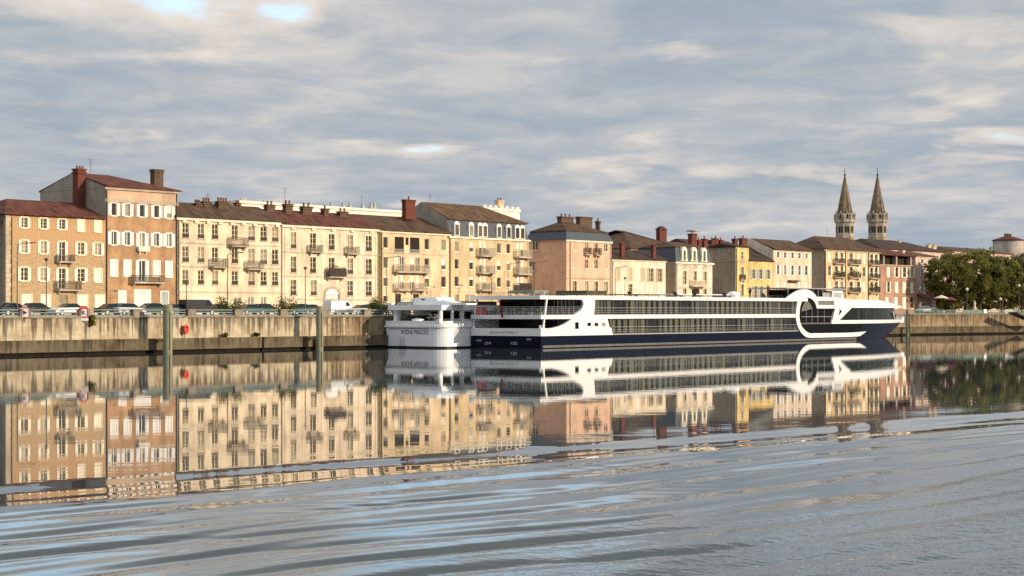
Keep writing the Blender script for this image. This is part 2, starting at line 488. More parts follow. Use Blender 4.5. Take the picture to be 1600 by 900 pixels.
# ------------------------------------------------------------------ buildings
class Bld:
    def __init__(s, name, label, px0, px1, o=24.0, D=12.0, cat='building', flat=False):
        s.o, s.D = o, D
        s.t0 = tq(px0, o)
        s.Lx = tq(px1, o) - s.t0
        s.ref = 0.5 * (px0 + px1)
        s.root = thing(name, label, cat, W(s.t0, o, GZ), PHI)
        s.holes = []
    def x(s, px, yo=0.0):
        return tq(px, s.o + yo) - s.t0
    def z(s, px, y, yo=0.0):
        return zat(px, y, s.o + yo) - GZ
    # one window: a frame with its pane, shutters, sill, blind as sub-parts
    def win(s, px, wpx, y0, y1, ref=None, frame='frame_white', pane=None, mull=(1, 2), sh=None, shm='shutter_white', surround=None,
            sill='trim_stone', guard=None, blind=0.0, door=False, cut=True, name='window', shw=0.5):
        ref = ref or s.ref
        x = s.x(px)
        w = s.x(px + wpx / 2) - s.x(px - wpx / 2)
        z0, z1 = s.z(ref, y1), s.z(ref, y0)
        z0 = max(z0, 0.02)
        w = round(w, 1)
        h = round(z1 - z0, 1)
        if cut:
            s.holes.append((x - w / 2, x + w / 2, z0, z0 + h))
        return window_obj(s.root, (x, 0, z0), w, h, frame, pane, mull, sh, shm, surround, sill, guard, blind, name, shw)
    def grid(s, cols, rows, wpx, ref=None, over=None, **st):
        over = over or {}
        for r, (y0, y1) in enumerate(rows):
            for c, px in enumerate(cols):
                k = dict(st)
                ov = over.get((r, c), over.get((r, None), {}))
                if ov is None:
                    continue
                k.update(ov)
                dy0, dy1 = k.pop('dy', (0, 0))
                s.win(px, k.pop('wpx', wpx), y0 + dy0, y1 + dy1, ref, **k)
    def wall(s, H, m, name='wall', side=None, gables=None, sidem=None):
        xs = sorted({0.0, s.Lx} | {v for h in s.holes for v in h[:2]})
        zs = sorted({0.0, H} | {v for h in s.holes for v in h[2:]})
        mb = MB()
        for i in range(len(xs) - 1):
            for j in range(len(zs) - 1):
                xm, zm = (xs[i] + xs[i + 1]) / 2, (zs[j] + zs[j + 1]) / 2
                if xs[i + 1] - xs[i] < 1e-5 or zs[j + 1] - zs[j] < 1e-5 or xm < 0 or xm > s.Lx or zm > H:
                    continue
                if any(h[0] < xm < h[1] and h[2] < zm < h[3] for h in s.holes):
                    continue
                a, b, c, d = xs[i], xs[i + 1], zs[j], zs[j + 1]
                mb.add([(a, 0, c), (b, 0, c), (b, 0, d), (a, 0, d)], [(0, 1, 2, 3)])
        for a, b, c, d in s.holes:
            e = 0.24
            mb.add([(a, 0, c), (a, e, c), (a, e, d), (a, 0, d)], [(0, 1, 2, 3)])
            mb.add([(b, 0, c), (b, 0, d), (b, e, d), (b, e, c)], [(0, 1, 2, 3)])
            mb.add([(a, 0, d), (a, e, d), (b, e, d), (b, 0, d)], [(0, 1, 2, 3)])
            mb.add([(a, 0, c), (b, 0, c), (b, e, c), (a, e, c)], [(0, 1, 2, 3)])
        o = mb.build(name, m, s.root, recalc=False)
        body = MB()
        D, Lx = s.D, s.Lx
        body.add([(0, 0, 0), (0, D, 0), (0, D, H), (0, 0, H), (Lx, 0, 0), (Lx, D, 0), (Lx, D, H), (Lx, 0, H)],
                 [(0, 3, 2, 1), (4, 5, 6, 7), (1, 2, 6, 5), (3, 7, 6, 2)])
        if gables:
            for side_, h, yr in gables:
                x = 0 if side_ == 'l' else Lx
                x0, x1 = (x - 0.03, x + 0.25) if side_ == 'l' else (x - 0.25, x + 0.03)
                body.prism([(0.02, H - 0.01), (D - 0.02, H - 0.01), (yr, H + h - 0.06)], 'x', x0, x1)
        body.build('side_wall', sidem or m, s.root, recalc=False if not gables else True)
        s.H = H
        return o
    def hip(s, h, hl, hr, m, ov=0.4, yr=None, z=None, x0=0.0, x1=None, y0=0.0, y1=None, name='roof', parent=None, th=0.16):
        z = s.H if z is None else z
        x1 = s.Lx if x1 is None else x1
        y1 = s.D if y1 is None else y1
        yr = (y0 + y1) / 2 if yr is None else yr
        ol = ov if hl > 0 else -0.02
        orr = ov if hr > 0 else -0.02
        a = [(x0 - ol, y0 - ov), (x1 + orr, y0 - ov), (x1 + orr, y1 + ov), (x0 - ol, y1 + ov)]
        vs = [(*p, z + 0.004) for p in a] + [(*p, z + th) for p in a] + [(x0 + hl if hl else x0 - ol, yr, z + h), (x1 - hr if hr else x1 + orr, yr, z + h)]
        mb = MB()
        mb.add(vs, [(3, 2, 1, 0), (0, 1, 5, 4), (1, 2, 6, 5), (2, 3, 7, 6), (3, 0, 4, 7), (4, 5, 9, 8), (5, 6, 9), (6, 7, 8, 9), (7, 4, 8)])
        return mb.build(name, m, parent or s.root)
    def band(s, ref, ytop, ybot, m, proud=0.08, x0=0.0, x1=None, name='string_course'):
        x1 = s.Lx if x1 is None else x1
        return MB().box(x0 - (proud if x0 == 0 else 0), x1 + (proud if x1 == s.Lx else 0), -proud, -0.003, s.z(ref, ybot), s.z(ref, ytop)).build(name, m, s.root)
    def zband(s, z0, z1, m, proud=0.08, name='cornice', dent=0):
        mb = MB().box(-proud, s.Lx + proud, -proud, -0.003, z0, z1)
        for i in range(dent):
            x = (i + 0.5) * s.Lx / dent
            mb.box(x - 0.35, x + 0.35, -proud * 0.7, -0.004, z0 - 0.32, z0)
        return mb.build(name, m, s.root)
    def balcony(s, px0, px1, ytop, yfl, ref=None, depth=0.9, m='iron', slab='trim_stone', solid=False):
        ref = ref or s.ref
        x0, x1 = s.x(px0), s.x(px1)
        z0, z1 = s.z(ref, yfl), s.z(ref, ytop)
        mb = MB().box(x0, x1, -depth, -0.005, z0 - 0.18, z0)
        for x in (x0 + 0.25, x1 - 0.45):
            mb.prism([(-depth * 0.7, z0 - 0.18), (-0.005, z0 - 0.18), (-0.005, z0 - 0.75)], 'x', x, x + 0.2)
        o = mb.build('balcony', slab, s.root)
        rb = MB()
        for a, b, c, d in ((x0, x1, -depth, -depth + 0.05), (x0, x0 + 0.05, -depth, 0), (x1 - 0.05, x1, -depth, 0)):
            rb.box(a, b, c, d, z1 - 0.06, z1)
            rb.box(a, b, c, d, z0 + 0.08, z0 + 0.13)
        n = max(4, int((x1 - x0) / 0.16))
        for i in range(n + 1):
            x = x0 + (x1 - x0 - 0.05) * i / n
            rb.box(x, x + 0.045, -depth + 0.004, -depth + 0.044, z0 + 0.002, z1 - 0.003)
        for sx in (x0, x1 - 0.05):
            for k in range(1, 5):
                y = -depth * k / 5
                rb.box(sx + 0.003, sx + 0.047, y, y + 0.045, z0 + 0.002, z1 - 0.003)
        if solid:
            rb.box(x0 + 0.06, x1 - 0.06, -depth + 0.06, -depth + 0.09, z0 + 0.03, z1 - 0.1)
        rb.build('railing', m, o)
        return o
    def chimney(s, px0, px1, ytop, ybot, yo, m='chimney_brown', dep=0.7, pots=2, cap=True):
        x0, x1 = s.x(px0, yo), s.x(px1, yo)
        zt, zb = s.z((px0 + px1) / 2, ytop, yo), s.z((px0 + px1) / 2, ybot, yo) - 0.5
        if cap:
            ph = min(0.55, (zt - zb) * 0.25) if pots else 0.0
            zt -= ph
        mb = MB().box(x0, x1, yo - dep / 2, yo + dep / 2, zb, zt)
        if cap:
            mb.box(x0 - 0.1, x1 + 0.1, yo - dep / 2 - 0.1, yo + dep / 2 + 0.1, zt - 0.42, zt - 0.24)
            mb.box(x0 - 0.14, x1 + 0.14, yo - dep / 2 - 0.14, yo + dep / 2 + 0.14, zt - 0.14, zt)
        o = mb.build('chimney', m, s.root)
        for i in range(pots):
            x = x0 + (x1 - x0) * (i + 0.5) / pots
            MB().lathe([(0.16, zt), (0.14, zt + ph * 0.8), (0.18, zt + ph * 0.82), (0.17, zt + ph)], 8, (x, yo)).build('chimney_pot', 'pot', o, smooth=False)
        return o
    def pipe(s, px, ytop, m='pipe_olive', w=0.14, zb=0.0):
        x = s.x(px)
        mb = MB().cyl((x, -0.12, zb), (x, -0.12, s.z(px, ytop)), w / 2, n=6)
        for k in range(1, 5):
            z = zb + (s.z(px, ytop) - zb) * k / 5
            mb.box(x - w * 0.7, x + w * 0.7, -0.18, -0.003, z, z + 0.08)
        return mb.build('drainpipe', m, s.root)
    def antenna(s, px, ytop, ybot, yo):
        x = s.x(px, yo)
        zt, zb = s.z(px, ytop, yo), s.z(px, ybot, yo) - 0.4
        mb = MB().cyl((x, yo, zb), (x, yo, zt), 0.025, n=5)
        for k in range(4):
            z = zt - 0.12 - k * 0.22
            mb.box(x - 0.5 + 0.07 * k, x + 0.5 - 0.07 * k, yo - 0.015, yo + 0.015, z, z + 0.03)
        return mb.build('antenna', 'iron', s.root)

def window_obj(root, loc, w, h, frame, pane, mull, sh, shm, surround, sill, guard, blind, name='window', shw=0.5, rz=0.0):
    if pane is None:
        pane = R.choice(['pane_dark', 'pane_dark', 'pane_mid', 'pane_dark', 'pane_curtain'])
    def fr():
        mb = MB()
        a = 0.07
        y0, y1 = 0.10, 0.20
        mb.box(-w / 2, -w / 2 + a, y0, y1, 0, h).box(w / 2 - a, w / 2, y0, y1, 0, h)
        mb.box(-w / 2 + a, w / 2 - a, y0, y1, 0, a).box(-w / 2 + a, w / 2 - a, y0, y1, h - a, h)
        for i in range(mull[0]):
            x = -w / 2 + w * (i + 1) / (mull[0] + 1)
            mb.box(x - 0.055, x + 0.055, y0 + 0.005, y1 - 0.005, a, h - a)
        for i in range(mull[1]):
            z = h * (i + 1) / (mull[1] + 1)
            mb.box(-w / 2 + a, w / 2 - a, y0 + 0.015, y1 - 0.015, z - 0.022, z + 0.022)
        if surround:
            b = 0.16
            mb.box(-w / 2 - b, -w / 2, -0.045, 0.0, -0.05, h + b).box(w / 2, w / 2 + b, -0.045, 0.0, -0.05, h + b).box(-w / 2, w / 2, -0.045, 0.0, h, h + b)
        return mb.mesh(name, frame)
    o = link(name, cached(('fr', w, h, frame, mull, bool(surround), name), fr), root, loc, rz)
    link('pane', cached(('pa', w, h, pane), lambda: MB().box(-w / 2 + 0.03, w / 2 - 0.03, 0.16, 0.175, 0.03, h - 0.03).mesh('pane', pane)), o)
    if blind:
        link('blind', cached(('bl', w, h, blind), lambda: MB().box(-w / 2 + 0.03, w / 2 - 0.03, 0.05, 0.085, h * (1 - blind), h - 0.02).mesh('blind', 'blind')), o)
    if sill:
        link('sill', cached(('si', w, sill), lambda: MB().box(-w / 2 - 0.12, w / 2 + 0.12, -0.12, -0.003, -0.14, -0.003).mesh('sill', sill)), o)
    if guard:
        def gd():
            mb = MB()
            gh = min(0.55, h * 0.3)
            mb.box(-w / 2, w / 2, -0.06, -0.02, gh - 0.05, gh)
            mb.box(-w / 2, w / 2, -0.06, -0.02, 0.02, 0.08)
            n = max(4, int(w / 0.12))
            for i in range(n + 1):
                x = -w / 2 + w * i / n
                mb.box(x - 0.028, x + 0.028, -0.055, -0.025, 0.03, gh - 0.01)
            return mb.mesh('window_guard', guard)
        link('window_guard', cached(('gd', w, h, guard), gd), o)
    if sh:
        def leaf():
            ww = w * shw
            mb = MB()
            mb.box(0, ww, -0.06, -0.012, 0, h)
            n = max(3, int(h / 0.28))
            for i in range(n):
                z = h * (i + 0.15) / n
                mb.box(0.07, ww - 0.07, -0.075, -0.0605, z, z + h / n * 0.6)
            return mb.mesh('shutter', shm)
        me = cached(('sh', w, h, shm, shw), leaf)
        if sh == 'open':
            link('shutter', me, o, (-w / 2 - w * shw - 0.01, 0, 0))
            link('shutter', me, o, (w / 2 + 0.01, 0, 0))
        elif sh == 'right':
            link('shutter', me, o, (w / 2 + 0.01, 0, 0))
        else:
            me2 = cached(('shc', w, h, shm), lambda: MB().box(0.005, w / 2 - 0.012, 0.02, 0.07, 0.01, h - 0.01).mesh('shutter', shm))
            link('shutter', me2, o, (-w / 2, 0, 0))
            link('shutter', me2, o, (0.007, 0, 0))
    return o

def town():
    # --- leftmost rubble stone house
    b = Bld('town_house', 'rubble stone house with cream shutters and a low red hipped roof, nearest on the left', 9, 165, 24, 13)
    st = dict(frame='frame_cream', shm='shutter_cream', surround=True, sill='trim_cream', mull=(1, 2))
    cols = [38, 68, 97, 126.5, 153]
    b.grid(cols[:3], [(341, 357)], 9.5, 68, sh='open', shw=0.42, **st)
    b.grid(cols[3:], [(343, 361)], 9.5, 126, sh='closed', **st)
    b.grid(cols, [(377, 396)], 9.5, 68, over={(0, 2): dict(dy=(0, 12)), (0, 0): dict(pane='pane_curtain')}, sh='open', shw=0.42, **st)
    b.grid(cols, [(419, 439)], 10.5, 68, over={(0, 2): dict(dy=(0, 12), mull=(1, 3)), (0, 4): dict(sh='closed')}, sh='open', shw=0.42, **st)
    b.grid([42, 71.5, 129, 156], [(461, 490)], 13.5, 68, sh='closed', **st)
    b.win(99, 13, 461, 490, 68, frame='trim_stone', pane='pane_curtain', mull=(0, 0), name='door', sill=None)
    b.balcony(88, 112, 398, 408.5, 97, 0.8)
    b.balcony(87, 122, 439, 452.5, 97, 0.9)
    b.wall(b.z(80, 338.5), 'rubble', sidem='grey_plaster')
    b.hip(2.5, 4.2, 0, 'roof_red', 0.5)
    q = MB()
    for k in range(22):
        w = 0.55 if k % 2 else 0.85
        q.box(-0.02, w, -0.04, -0.004, 0.6 * k + 0.02, 0.6 * k + 0.57)
    q.build('quoin', 'trim_stone', b.root)
    b.pipe(18, 339, 'pipe_olive')

    # --- tall brick house
    b = Bld('town_house', 'tallest brick house with white shutters, red roof and a huge chimney on its side', 165.5, 277, 24, 15.6)
    st = dict(frame='frame_white', shm='shutter_white', surround=True, sill='trim_cream')
    cols = [178, 199, 222, 244.5, 264]
    b.grid(cols, [(320, 339)], 7.5, 222, over={(0, 4): dict(blind=0.6)}, sh='open', shw=0.68, mull=(0, 0), **st)
    b.grid(cols, [(364, 384)], 7.5, 222, over={(0, 2): dict(dy=(0, 5))}, sh='open', shw=0.75, mull=(1, 0), **st)
    b.grid(cols, [(408, 432)], 9.5, 222, over={(0, 2): dict(sh='open', dy=(-1, 8), pane='pane_dark', mull=(1, 0))}, sh='closed', shw=0.6, **st)
    b.win(191, 10, 456, 490, 222, sh='closed', mull=(0, 0), name='door', **st)
    b.win(257, 10, 456, 490, 222, sh='closed', mull=(0, 0), name='door', frame='frame_white', shm='zinc', surround=True, sill=None)
    b.win(223, 27, 451, 490, 222, frame='garage_white', pane='pane_mid', sh='closed', shm='garage_white', name='garage_door', sill=None, mull=(0, 0))
    b.balcony(204, 251, 430, 441, 222, 1.0)
    b.balcony(214, 231, 385, 391, 222, 0.5, slab='trim_cream', m='frame_white', solid=True)
    H = b.z(222, 296)
    zr = b.z(180, 274.5, 7.8)
    b.wall(H, 'red_brick', sidem='grey_plaster', gables=[('l', zr - H, 7.8)])
    b.zband(b.z(222, 318.5), b.z(222, 313), 'trim_grey', 0.12, 'string_course')
    MB().box(0.003, b.Lx - 0.003, -0.03, -0.004, b.z(222, 313), H - 0.02).build('frieze', 'frieze', b.root)
    b.zband(H - 0.3, H - 0.002, 'trim_grey', 0.3)
    b.hip(zr - H, 0, 6.0, 'roof_red', 0.45, 7.8)
    b.chimney(238, 252, 265, 292, 7.0, 'chimney_brown', 1.0, 0)
    x0 = -1.3
    y = 5.2
    za, zb = b.z(132, 261, y), b.z(132, 326, y) - 0.5
    mb = MB().box(x0, -0.035, y - 0.6, y + 0.6, zb, za - 0.5)
    mb.box(x0 - 0.12, 0.1, y - 0.72, y + 0.72, za - 1.0, za - 0.75).box(x0 - 0.12, 0.1, y - 0.72, y + 0.72, za - 0.5, za - 0.3)
    ch = mb.build('chimney', 'chimney_brick', b.root)
    for i in range(3):
        MB().lathe([(0.17, za - 0.3), (0.14, za), (0.17, za + 0.1)], 8, (x0 + 0.3 + 0.45 * i, y)).build('chimney_pot', 'pot', ch)
    b.antenna(141.5, 248, 276, 8.0)
    b.pipe(275.5, 300, 'iron')
    b.pipe(166.3, 297, 'iron')

    # --- long cream block with seven bays
    b = Bld('apartment_house', 'seven bay cream house with a brown roof and three grey balconies', 277.5, 441, 24.0, 11)
    st = dict(frame='frame_cream', surround=False, guard='iron', sill='trim_stone', mull=(1, 2))
    cols = [290, 314, 336, 367, 393, 412, 430]
    b.grid(cols, [(350.5, 373.5)], 9.6, 340, over={(0, 3): dict(guard=None)}, **st)
    b.grid(cols, [(386.5, 410.5)], 9.6, 340, over={(0, 2): dict(guard=None), (0, 4): dict(guard=None)}, **st)
    b.grid(cols, [(422.5, 444.5)], 9.0, 340, over={(0, 5): dict(pane='dark_in')}, **st)
    b.grid([392, 412], [(463, 492)], 8.5, 340, frame='frame_white', pane='pane_curtain', sill=None, name='door', mull=(1, 1))
    b.win(318, 28, 464, 492, 340, frame='garage_white', pane='pane_curtain', sh='closed', shm='garage_white', sill=None, mull=(1, 0), name='garage_door')
    b.win(371, 9, 464, 492, 340, frame='frame_white', pane='pane_curtain', sill=None, name='door', mull=(1, 1))
    b.balcony(357, 383, 371, 384, 367, 0.9, 'balcony_dark', 'trim_grey')
    b.balcony(328, 351, 404, 417, 340, 0.9, 'balcony_dark', 'trim_grey')
    b.balcony(383, 407, 408, 420, 393, 0.9, 'balcony_dark', 'trim_grey')
    H = b.z(359, 343.5)
    b.wall(H, 'cream')
    b.zband(H - 0.38, H - 0.002, 'trim_cream', 0.35, dent=9)
    for y in (380.5, 416.5, 455.5):
        b.band(350, y, y + 2.2, 'trim_stone', 0.07)
    b.hip(2.55, 0.02, 0.02, 'roof_brown', 0.55)
    for a in ((304, 313, 312, 330, 4.5, 3), (316, 328, 309, 331, 4.5, 3), (339, 355, 309, 332, 4.0, 4), (415, 427, 314, 338, 4.5, 2)):
        b.chimney(*a[:5], 'chimney_brown', 0.8, a[5])
    b.chimney(368, 374, 313, 323, 7.0, 'chimney_brick', 0.6, 2)
    b.antenna(324.5, 302, 316, 5.0)
    b.pipe(440, 351, 'zinc')
    b.pipe(279, 340, 'pipe_olive')

    # --- five bay cream pink block
    b = Bld('apartment_house', 'five bay pale cream house with a red brown roof and an arched central doorway', 441.5, 594, 24.05, 11)
    st = dict(frame='frame_cream', guard='iron', sill='trim_stone', mull=(1, 2), surround=True)
    cols = [458.5, 489, 518, 547, 576]
    b.grid(cols, [(366, 390)], 9, 518, over={(0, 1): dict(guard=None), (0, 3): dict(guard=None)}, **st)
    b.grid(cols, [(402.5, 427)], 9, 518, over={(0, 2): dict(guard=None, pane='pane_dark')}, **st)
    b.grid([458.5, 490, 547, 576], [(438.5, 461.5)], 9, 518, over={(0, 1): dict(pane='pane_curtain')}, **st)
    b.balcony(481, 500, 383, 393, 489, 0.8, 'balcony_dark', 'trim_grey')
    b.balcony(539, 557, 385.5, 396, 547, 0.8, 'balcony_dark', 'trim_grey')
    b.balcony(509, 535, 419, 432.5, 518, 1.0, 'iron', solid=True)
    pl = []
    for k in range(90):
        pl.append((b.x(511) + R.random() * (b.x(534) - b.x(511)), -0.95 + R.random() * 0.3, b.z(518, 420) + R.gauss(0, 0.28), 0.13))
    plant(b, pl, 'green plants spilling over the dark balcony of the five bay house')
    H = b.z(518, 354.5)
    # arched doorway: door leaf in an opening, arch ring proud of the wall
    xc, w = b.x(519), 1.4
    z1 = b.z(518, 460)
    b.holes.append((xc - w, xc + w, 0.02, z1))
    dmb = MB().prism([(xc - w, 0.02), (xc + w, 0.02), (xc + w, z1)] + [(xc - w, z1)], 'y', 0.12, 0.2)
    d = dmb.build('door', 'garage_white', b.root)
    MB().box(xc - 0.03, xc + 0.03, 0.09, 0.119, 0.02, z1).box(xc - w, xc + w, 0.09, 0.119, z1 * 0.62, z1 * 0.62 + 0.12).build('door_panel', 'frame_cream', d)
    arc = [(xc + (w) * math.cos(a), z1 + (w * 0.62) * math.sin(a)) for a in [PI * i / 14 for i in range(15)]]
    arc_o = [(xc + (w + 0.35) * math.cos(a), z1 + (w * 0.62 + 0.38) * math.sin(a)) for a in [PI * i / 14 for i in range(15)]]
    MB().prism(arc, 'y', -0.03, -0.004).build('fanlight', 'frame_white', b.root)
    MB().prism(arc_o + arc[::-1], 'y', -0.14, -0.004).box(xc - w - 0.35, xc - w, -0.14, -0.004, 0.02, z1).box(xc + w, xc + w + 0.35, -0.14, -0.004, 0.02, z1).build('arch', 'trim_stone', b.root)
    b.wall(H, 'cream_pink')
    b.zband(H - 0.38, H - 0.002, 'trim_cream', 0.35, dent=5)
    for y in (395, 431.5, 467):
        b.band(518, y, y + 2.0, 'trim_stone', 0.07)
    for px in (473.5, 503.5, 532.5, 561.5, 588, 446):
        x = b.x(px)
        MB().box(x - 0.22, x + 0.22, -0.05, -0.003, b.z(518, 466), H - 0.9).build('pilaster', 'cream', b.root)
    b.hip(2.6, 0.02, 0.02, 'roof_red', 0.55)
    for a in ((444, 455, 313, 340, 4.2, 2), (471, 485, 317, 343, 4.2, 2), (504, 511, 321, 343, 4.2, 1), (529, 541, 325, 345, 4.2, 2)):
        b.chimney(*a[:5], 'chimney_brown', 0.8, a[5])
    b.antenna(445, 293, 315, 5.0)
    b.pipe(590.5, 357, 'pipe_olive', 0.16)
    b.pipe(593.2, 357, 'pipe_olive', 0.16)

    # --- light ochre block with loggias
    b = Bld('apartment_house', 'plain pale ochre apartment house with two dark loggias under its long brown roof', 595, 702, 24.1, 13)
    st = dict(frame='frame_cream', sill='trim_cream', mull=(0, 0))
    for r, (y0, y1) in enumerate([(371.5, 389), (403, 420), (431, 448), (459, 472)]):
        for px in (602.5, 667, 693):
            if r == 3 and px == 667:
                continue
            b.win(px, 7, y0, y1, 640, blind=0.0 if r == 0 else R.choice([0.25, 0.4, 0.6, 0.0]), **st)
    for px in (624, 648):
        b.win(px, 14.5, 371, 395, 640, frame='frame_dark', pane='dark_in', mull=(0, 0), sill='trim_stone', guard='zinc', name='loggia')
    b.win(636, 4.5, 371, 383, 640, frame='frame_dark', pane='dark_in', mull=(0, 0), sill=None)
    for y0, y1 in ((402, 424), (430, 452)):
        for px in (619.5, 628, 644, 652.5):
            b.win(px, 6.5, y0, y1, 640, blind=R.choice([0, 0.5, 0.9, 1.0]), frame='frame_white', mull=(1, 0), sill=None)
    b.grid([622, 650], [(459, 490)], 9, 640, frame='frame_dark', pane='pane_dark', sill=None, mull=(1, 1), name='door')
    b.balcony(615.5, 665, 413.5, 425, 640, 1.1, 'balcony_grey')
    b.balcony(616.5, 635, 442, 453, 640, 1.1, 'balcony_grey')
    b.balcony(641, 660, 442, 453, 640, 1.1, 'balcony_grey')
    H = b.z(648, 363)
    b.wall(H, 'ochre_light')
    b.zband(H - 0.3, H - 0.002, 'trim_cream', 0.25)
    b.band(648, 396, 397.6, 'trim_stone', 0.05)
    b.hip(2.9, 0.02, 0.02, 'roof_brown', 0.5)
    b.pipe(596, 360, 'pipe_olive', 0.16)

    # --- mansard block
    b = Bld('apartment_house', 'ochre apartment house with a grey blue mansard storey, white dormers and a big brown roof', 702.5, 826, 24.0, 13)
    st = dict(frame='frame_white', sill='trim_cream', mull=(0, 0))
    rows = [(379, 395), (406, 422), (432.5, 448.5)]
    for r, (y0, y1) in enumerate(rows):
        for px in (713.5, 736.5, 779.5, 794.5):
            b.win(px, 6.2, y0, y1, 764, blind=R.choice([0, 0, 0.3, 0.55]), **st)
        for px in (751, 757.5, 809, 816):
            b.win(px, 5.2, y0 - 2, y1 + 4, 764, frame='frame_white', sill=None, mull=(0, 0), blind=R.choice([0, 0.5, 1.0]))
        b.balcony(746, 767, y1 - 7, y1 + 5, 764, 1.1, 'balcony_grey')
        b.balcony(804, 824, y1 - 7, y1 + 5, 764, 1.1, 'iron' if r == 2 else 'balcony_grey', solid=(r == 2))
    b.grid([714, 730, 738, 780, 797, 812], [(460, 474)], 6, 764, frame='frame_white', sill=None, mull=(0, 0), pane='pane_curtain')
    H = b.z(764, 372)
    b.wall(H, 'ochre')
    MB().box(0.004, b.Lx - 0.004, -0.05, -0.004, 0, b.z(764, 455)).build('plinth', 'rose_plaster', b.root) if False else None
    b.band(764, 455, 456.6, 'trim_stone', 0.08)
    b.zband(H - 0.28, H - 0.002, 'trim_cream', 0.3)
    zm = b.z(764, 346.5)
    i = 0.5
    ms = MB()
    a = [(0.0, 0.0), (b.Lx, 0.0), (b.Lx, b.D), (0.0, b.D)]
    c = [(0.0, i), (b.Lx - i, i), (b.Lx - i, b.D - i), (0.0, b.D - i)]
    ms.add([(*p, H + 0.004) for p in a] + [(*p, zm) for p in c], [(3, 2, 1, 0), (4, 5, 6, 7), (0, 1, 5, 4), (1, 2, 6, 5), (2, 3, 7, 6), (3, 0, 4, 7)])
    ms.build('mansard', 'slate', b.root)
    zr = b.z(690, 317.5, 6.5)
    b.hip(zr - zm, 0, 5.5, 'roof_orange', 0.3, z=zm, y0=i, y1=b.D - i)
    g = MB().prism([(i - 0.25, zm - 0.02), (b.D - i + 0.25, zm - 0.02), (b.D / 2, zr - 0.03)], 'x', -0.04, 0.22)
    g.prism([(0.02, H - 0.5), (b.D - 0.02, H - 0.5), (b.D - i, zm - 0.025), (i, zm - 0.025)], 'x', -0.04, 0.0)
    g.build('gable_wall', 'grey_plaster', b.root)
    for px in (714, 736.5, 750.5, 758, 780, 795, 808.5, 816.5):
        x = b.x(px)
        w = 0.62
        z0, z1 = b.z(764, 371), b.z(764, 349)
        d = MB().prism([(x - w, z0), (x + w, z0), (x + w, z1 - 0.35), (x + w * 0.6, z1 - 0.05), (x, z1 + 0.05), (x - w * 0.6, z1 - 0.05), (x - w, z1 - 0.35)], 'y', -0.04, 1.2)
        dd = d.build('dormer', 'frame_white', b.root)
        MB().box(x - w + 0.16, x + w - 0.16, -0.055, -0.043, z0 + 0.1, z1 - 0.5).build('pane', R.choice(['pane_mid', 'pane_curtain', 'pane_dark']), dd)
    ch = b.chimney(631, 646, 307, 338, 4.5, 'chimney_brick', 0.9, 1)
    b.antenna(672, 303, 318, 6.5)
    b.pipe(703.2, 370, 'pipe_olive')
    b.pipe(825, 374, 'frame_cream')

    # --- salmon house standing free, mansard with hipped roof and big chimneys
    b = Bld('town_house', 'salmon pink house with a blank side wall, slate mansard and four tall chimneys', 885, 955, 24, 9.4)
    st = dict(frame='frame_cream', sill='trim_cream', mull=(1, 1))
    cols = [898, 916.5, 931.5, 946.5]
    b.grid(cols, [(378.5, 391)], 5.4, 898, over={(0, 1): dict(dy=(0, 3)), (0, 2): dict(dy=(0, 3)), (0, 0): dict(sh='closed'), (0, 3): dict(pane='pane_dark')}, shm='shutter_tan', **st)
    b.grid(cols, [(404, 419)], 5.2, 898, over={(0, 0): dict(sh='closed'), (0, 3): dict(sh='closed')}, shm='shutter_tan', **st)
    b.grid(cols, [(439, 457)], 6.0, 898, over={(0, 2): dict(pane='dark_in'), (0, 1): dict(pane='pane_curtain')}, surround=True, **st)
    for px in (917, 932):
        b.balcony(px - 4, px + 4, 387, 397.5, 916, 0.7)
    H = b.z(890, 374.5)
    b.wall(H, 'salmon')
    for yo, y0, y1 in ((7.2, 380, 391), (7.9, 408, 423)):
        px = 885 + (828 - 885) * yo / 9.4
        zz = b.z(px, y1, yo)
        window_obj(b.root, (-0.23, yo, zz), 1.3, 1.7, 'frame_cream', 'pane_dark', (1, 0), None, None, None, 'trim_cream', None, 0, rz=-PI / 2)
    b.zband(H - 0.3, H - 0.002, 'trim_cream', 0.22)
    b.band(890, 433.5, 435.5, 'trim_grey', 0.09)
    zm = b.z(890, 361)
    ms = MB()
    e, i = 0.3, 0.45
    a = [(-e, -e), (b.Lx + e, -e), (b.Lx + e, b.D + e), (-e, b.D + e)]
    c = [(i, i), (b.Lx - i, i), (b.Lx - i, b.D - i), (i, b.D - i)]
    ms.add([(*p, H + 0.004) for p in a] + [(*p, zm) for p in c], [(3, 2, 1, 0), (4, 5, 6, 7), (0, 1, 5, 4), (1, 2, 6, 5), (2, 3, 7, 6), (3, 0, 4, 7)])
    ms.build('mansard', 'slate', b.root)
    b.hip(2.1, 4.0, 6.5, 'roof_brown', 0.1, z=zm, x0=i, x1=b.Lx - i, y0=i, y1=b.D - i)
    b.chimney(874, 893, 334, 351, 4.7, 'chimney_brown', 1.0, 3)
    b.chimney(903, 922, 339, 355, 5.0, 'chimney_brown', 1.0, 0)
    b.chimney(933, 935.5, 341, 356, 5.0, 'chimney_brown', 0.8, 1)
    b.pipe(890.5, 376, 'pipe_olive')
    b.pipe(953.7, 380, 'frame_cream')

    # --- low ivory house
    b = Bld('town_house', 'low ivory two storey house with tan shutters and two slim red chimneys', 956, 1040, 24, 8)
    st = dict(frame='frame_cream', surround=True, sill='trim_cream')
    b.grid([965.5, 985, 1004, 1017, 1030.5], [(418.5, 440)], 6.2, 1000, over={(0, 3): dict(shm='shutter_tan', sh='open', pane='pane_mid', shw=0.35), (0, 4): dict(shm='shutter_tan', sh='open', pane='pane_mid', shw=0.35)}, sh='closed', shm='shutter_tan', **st)
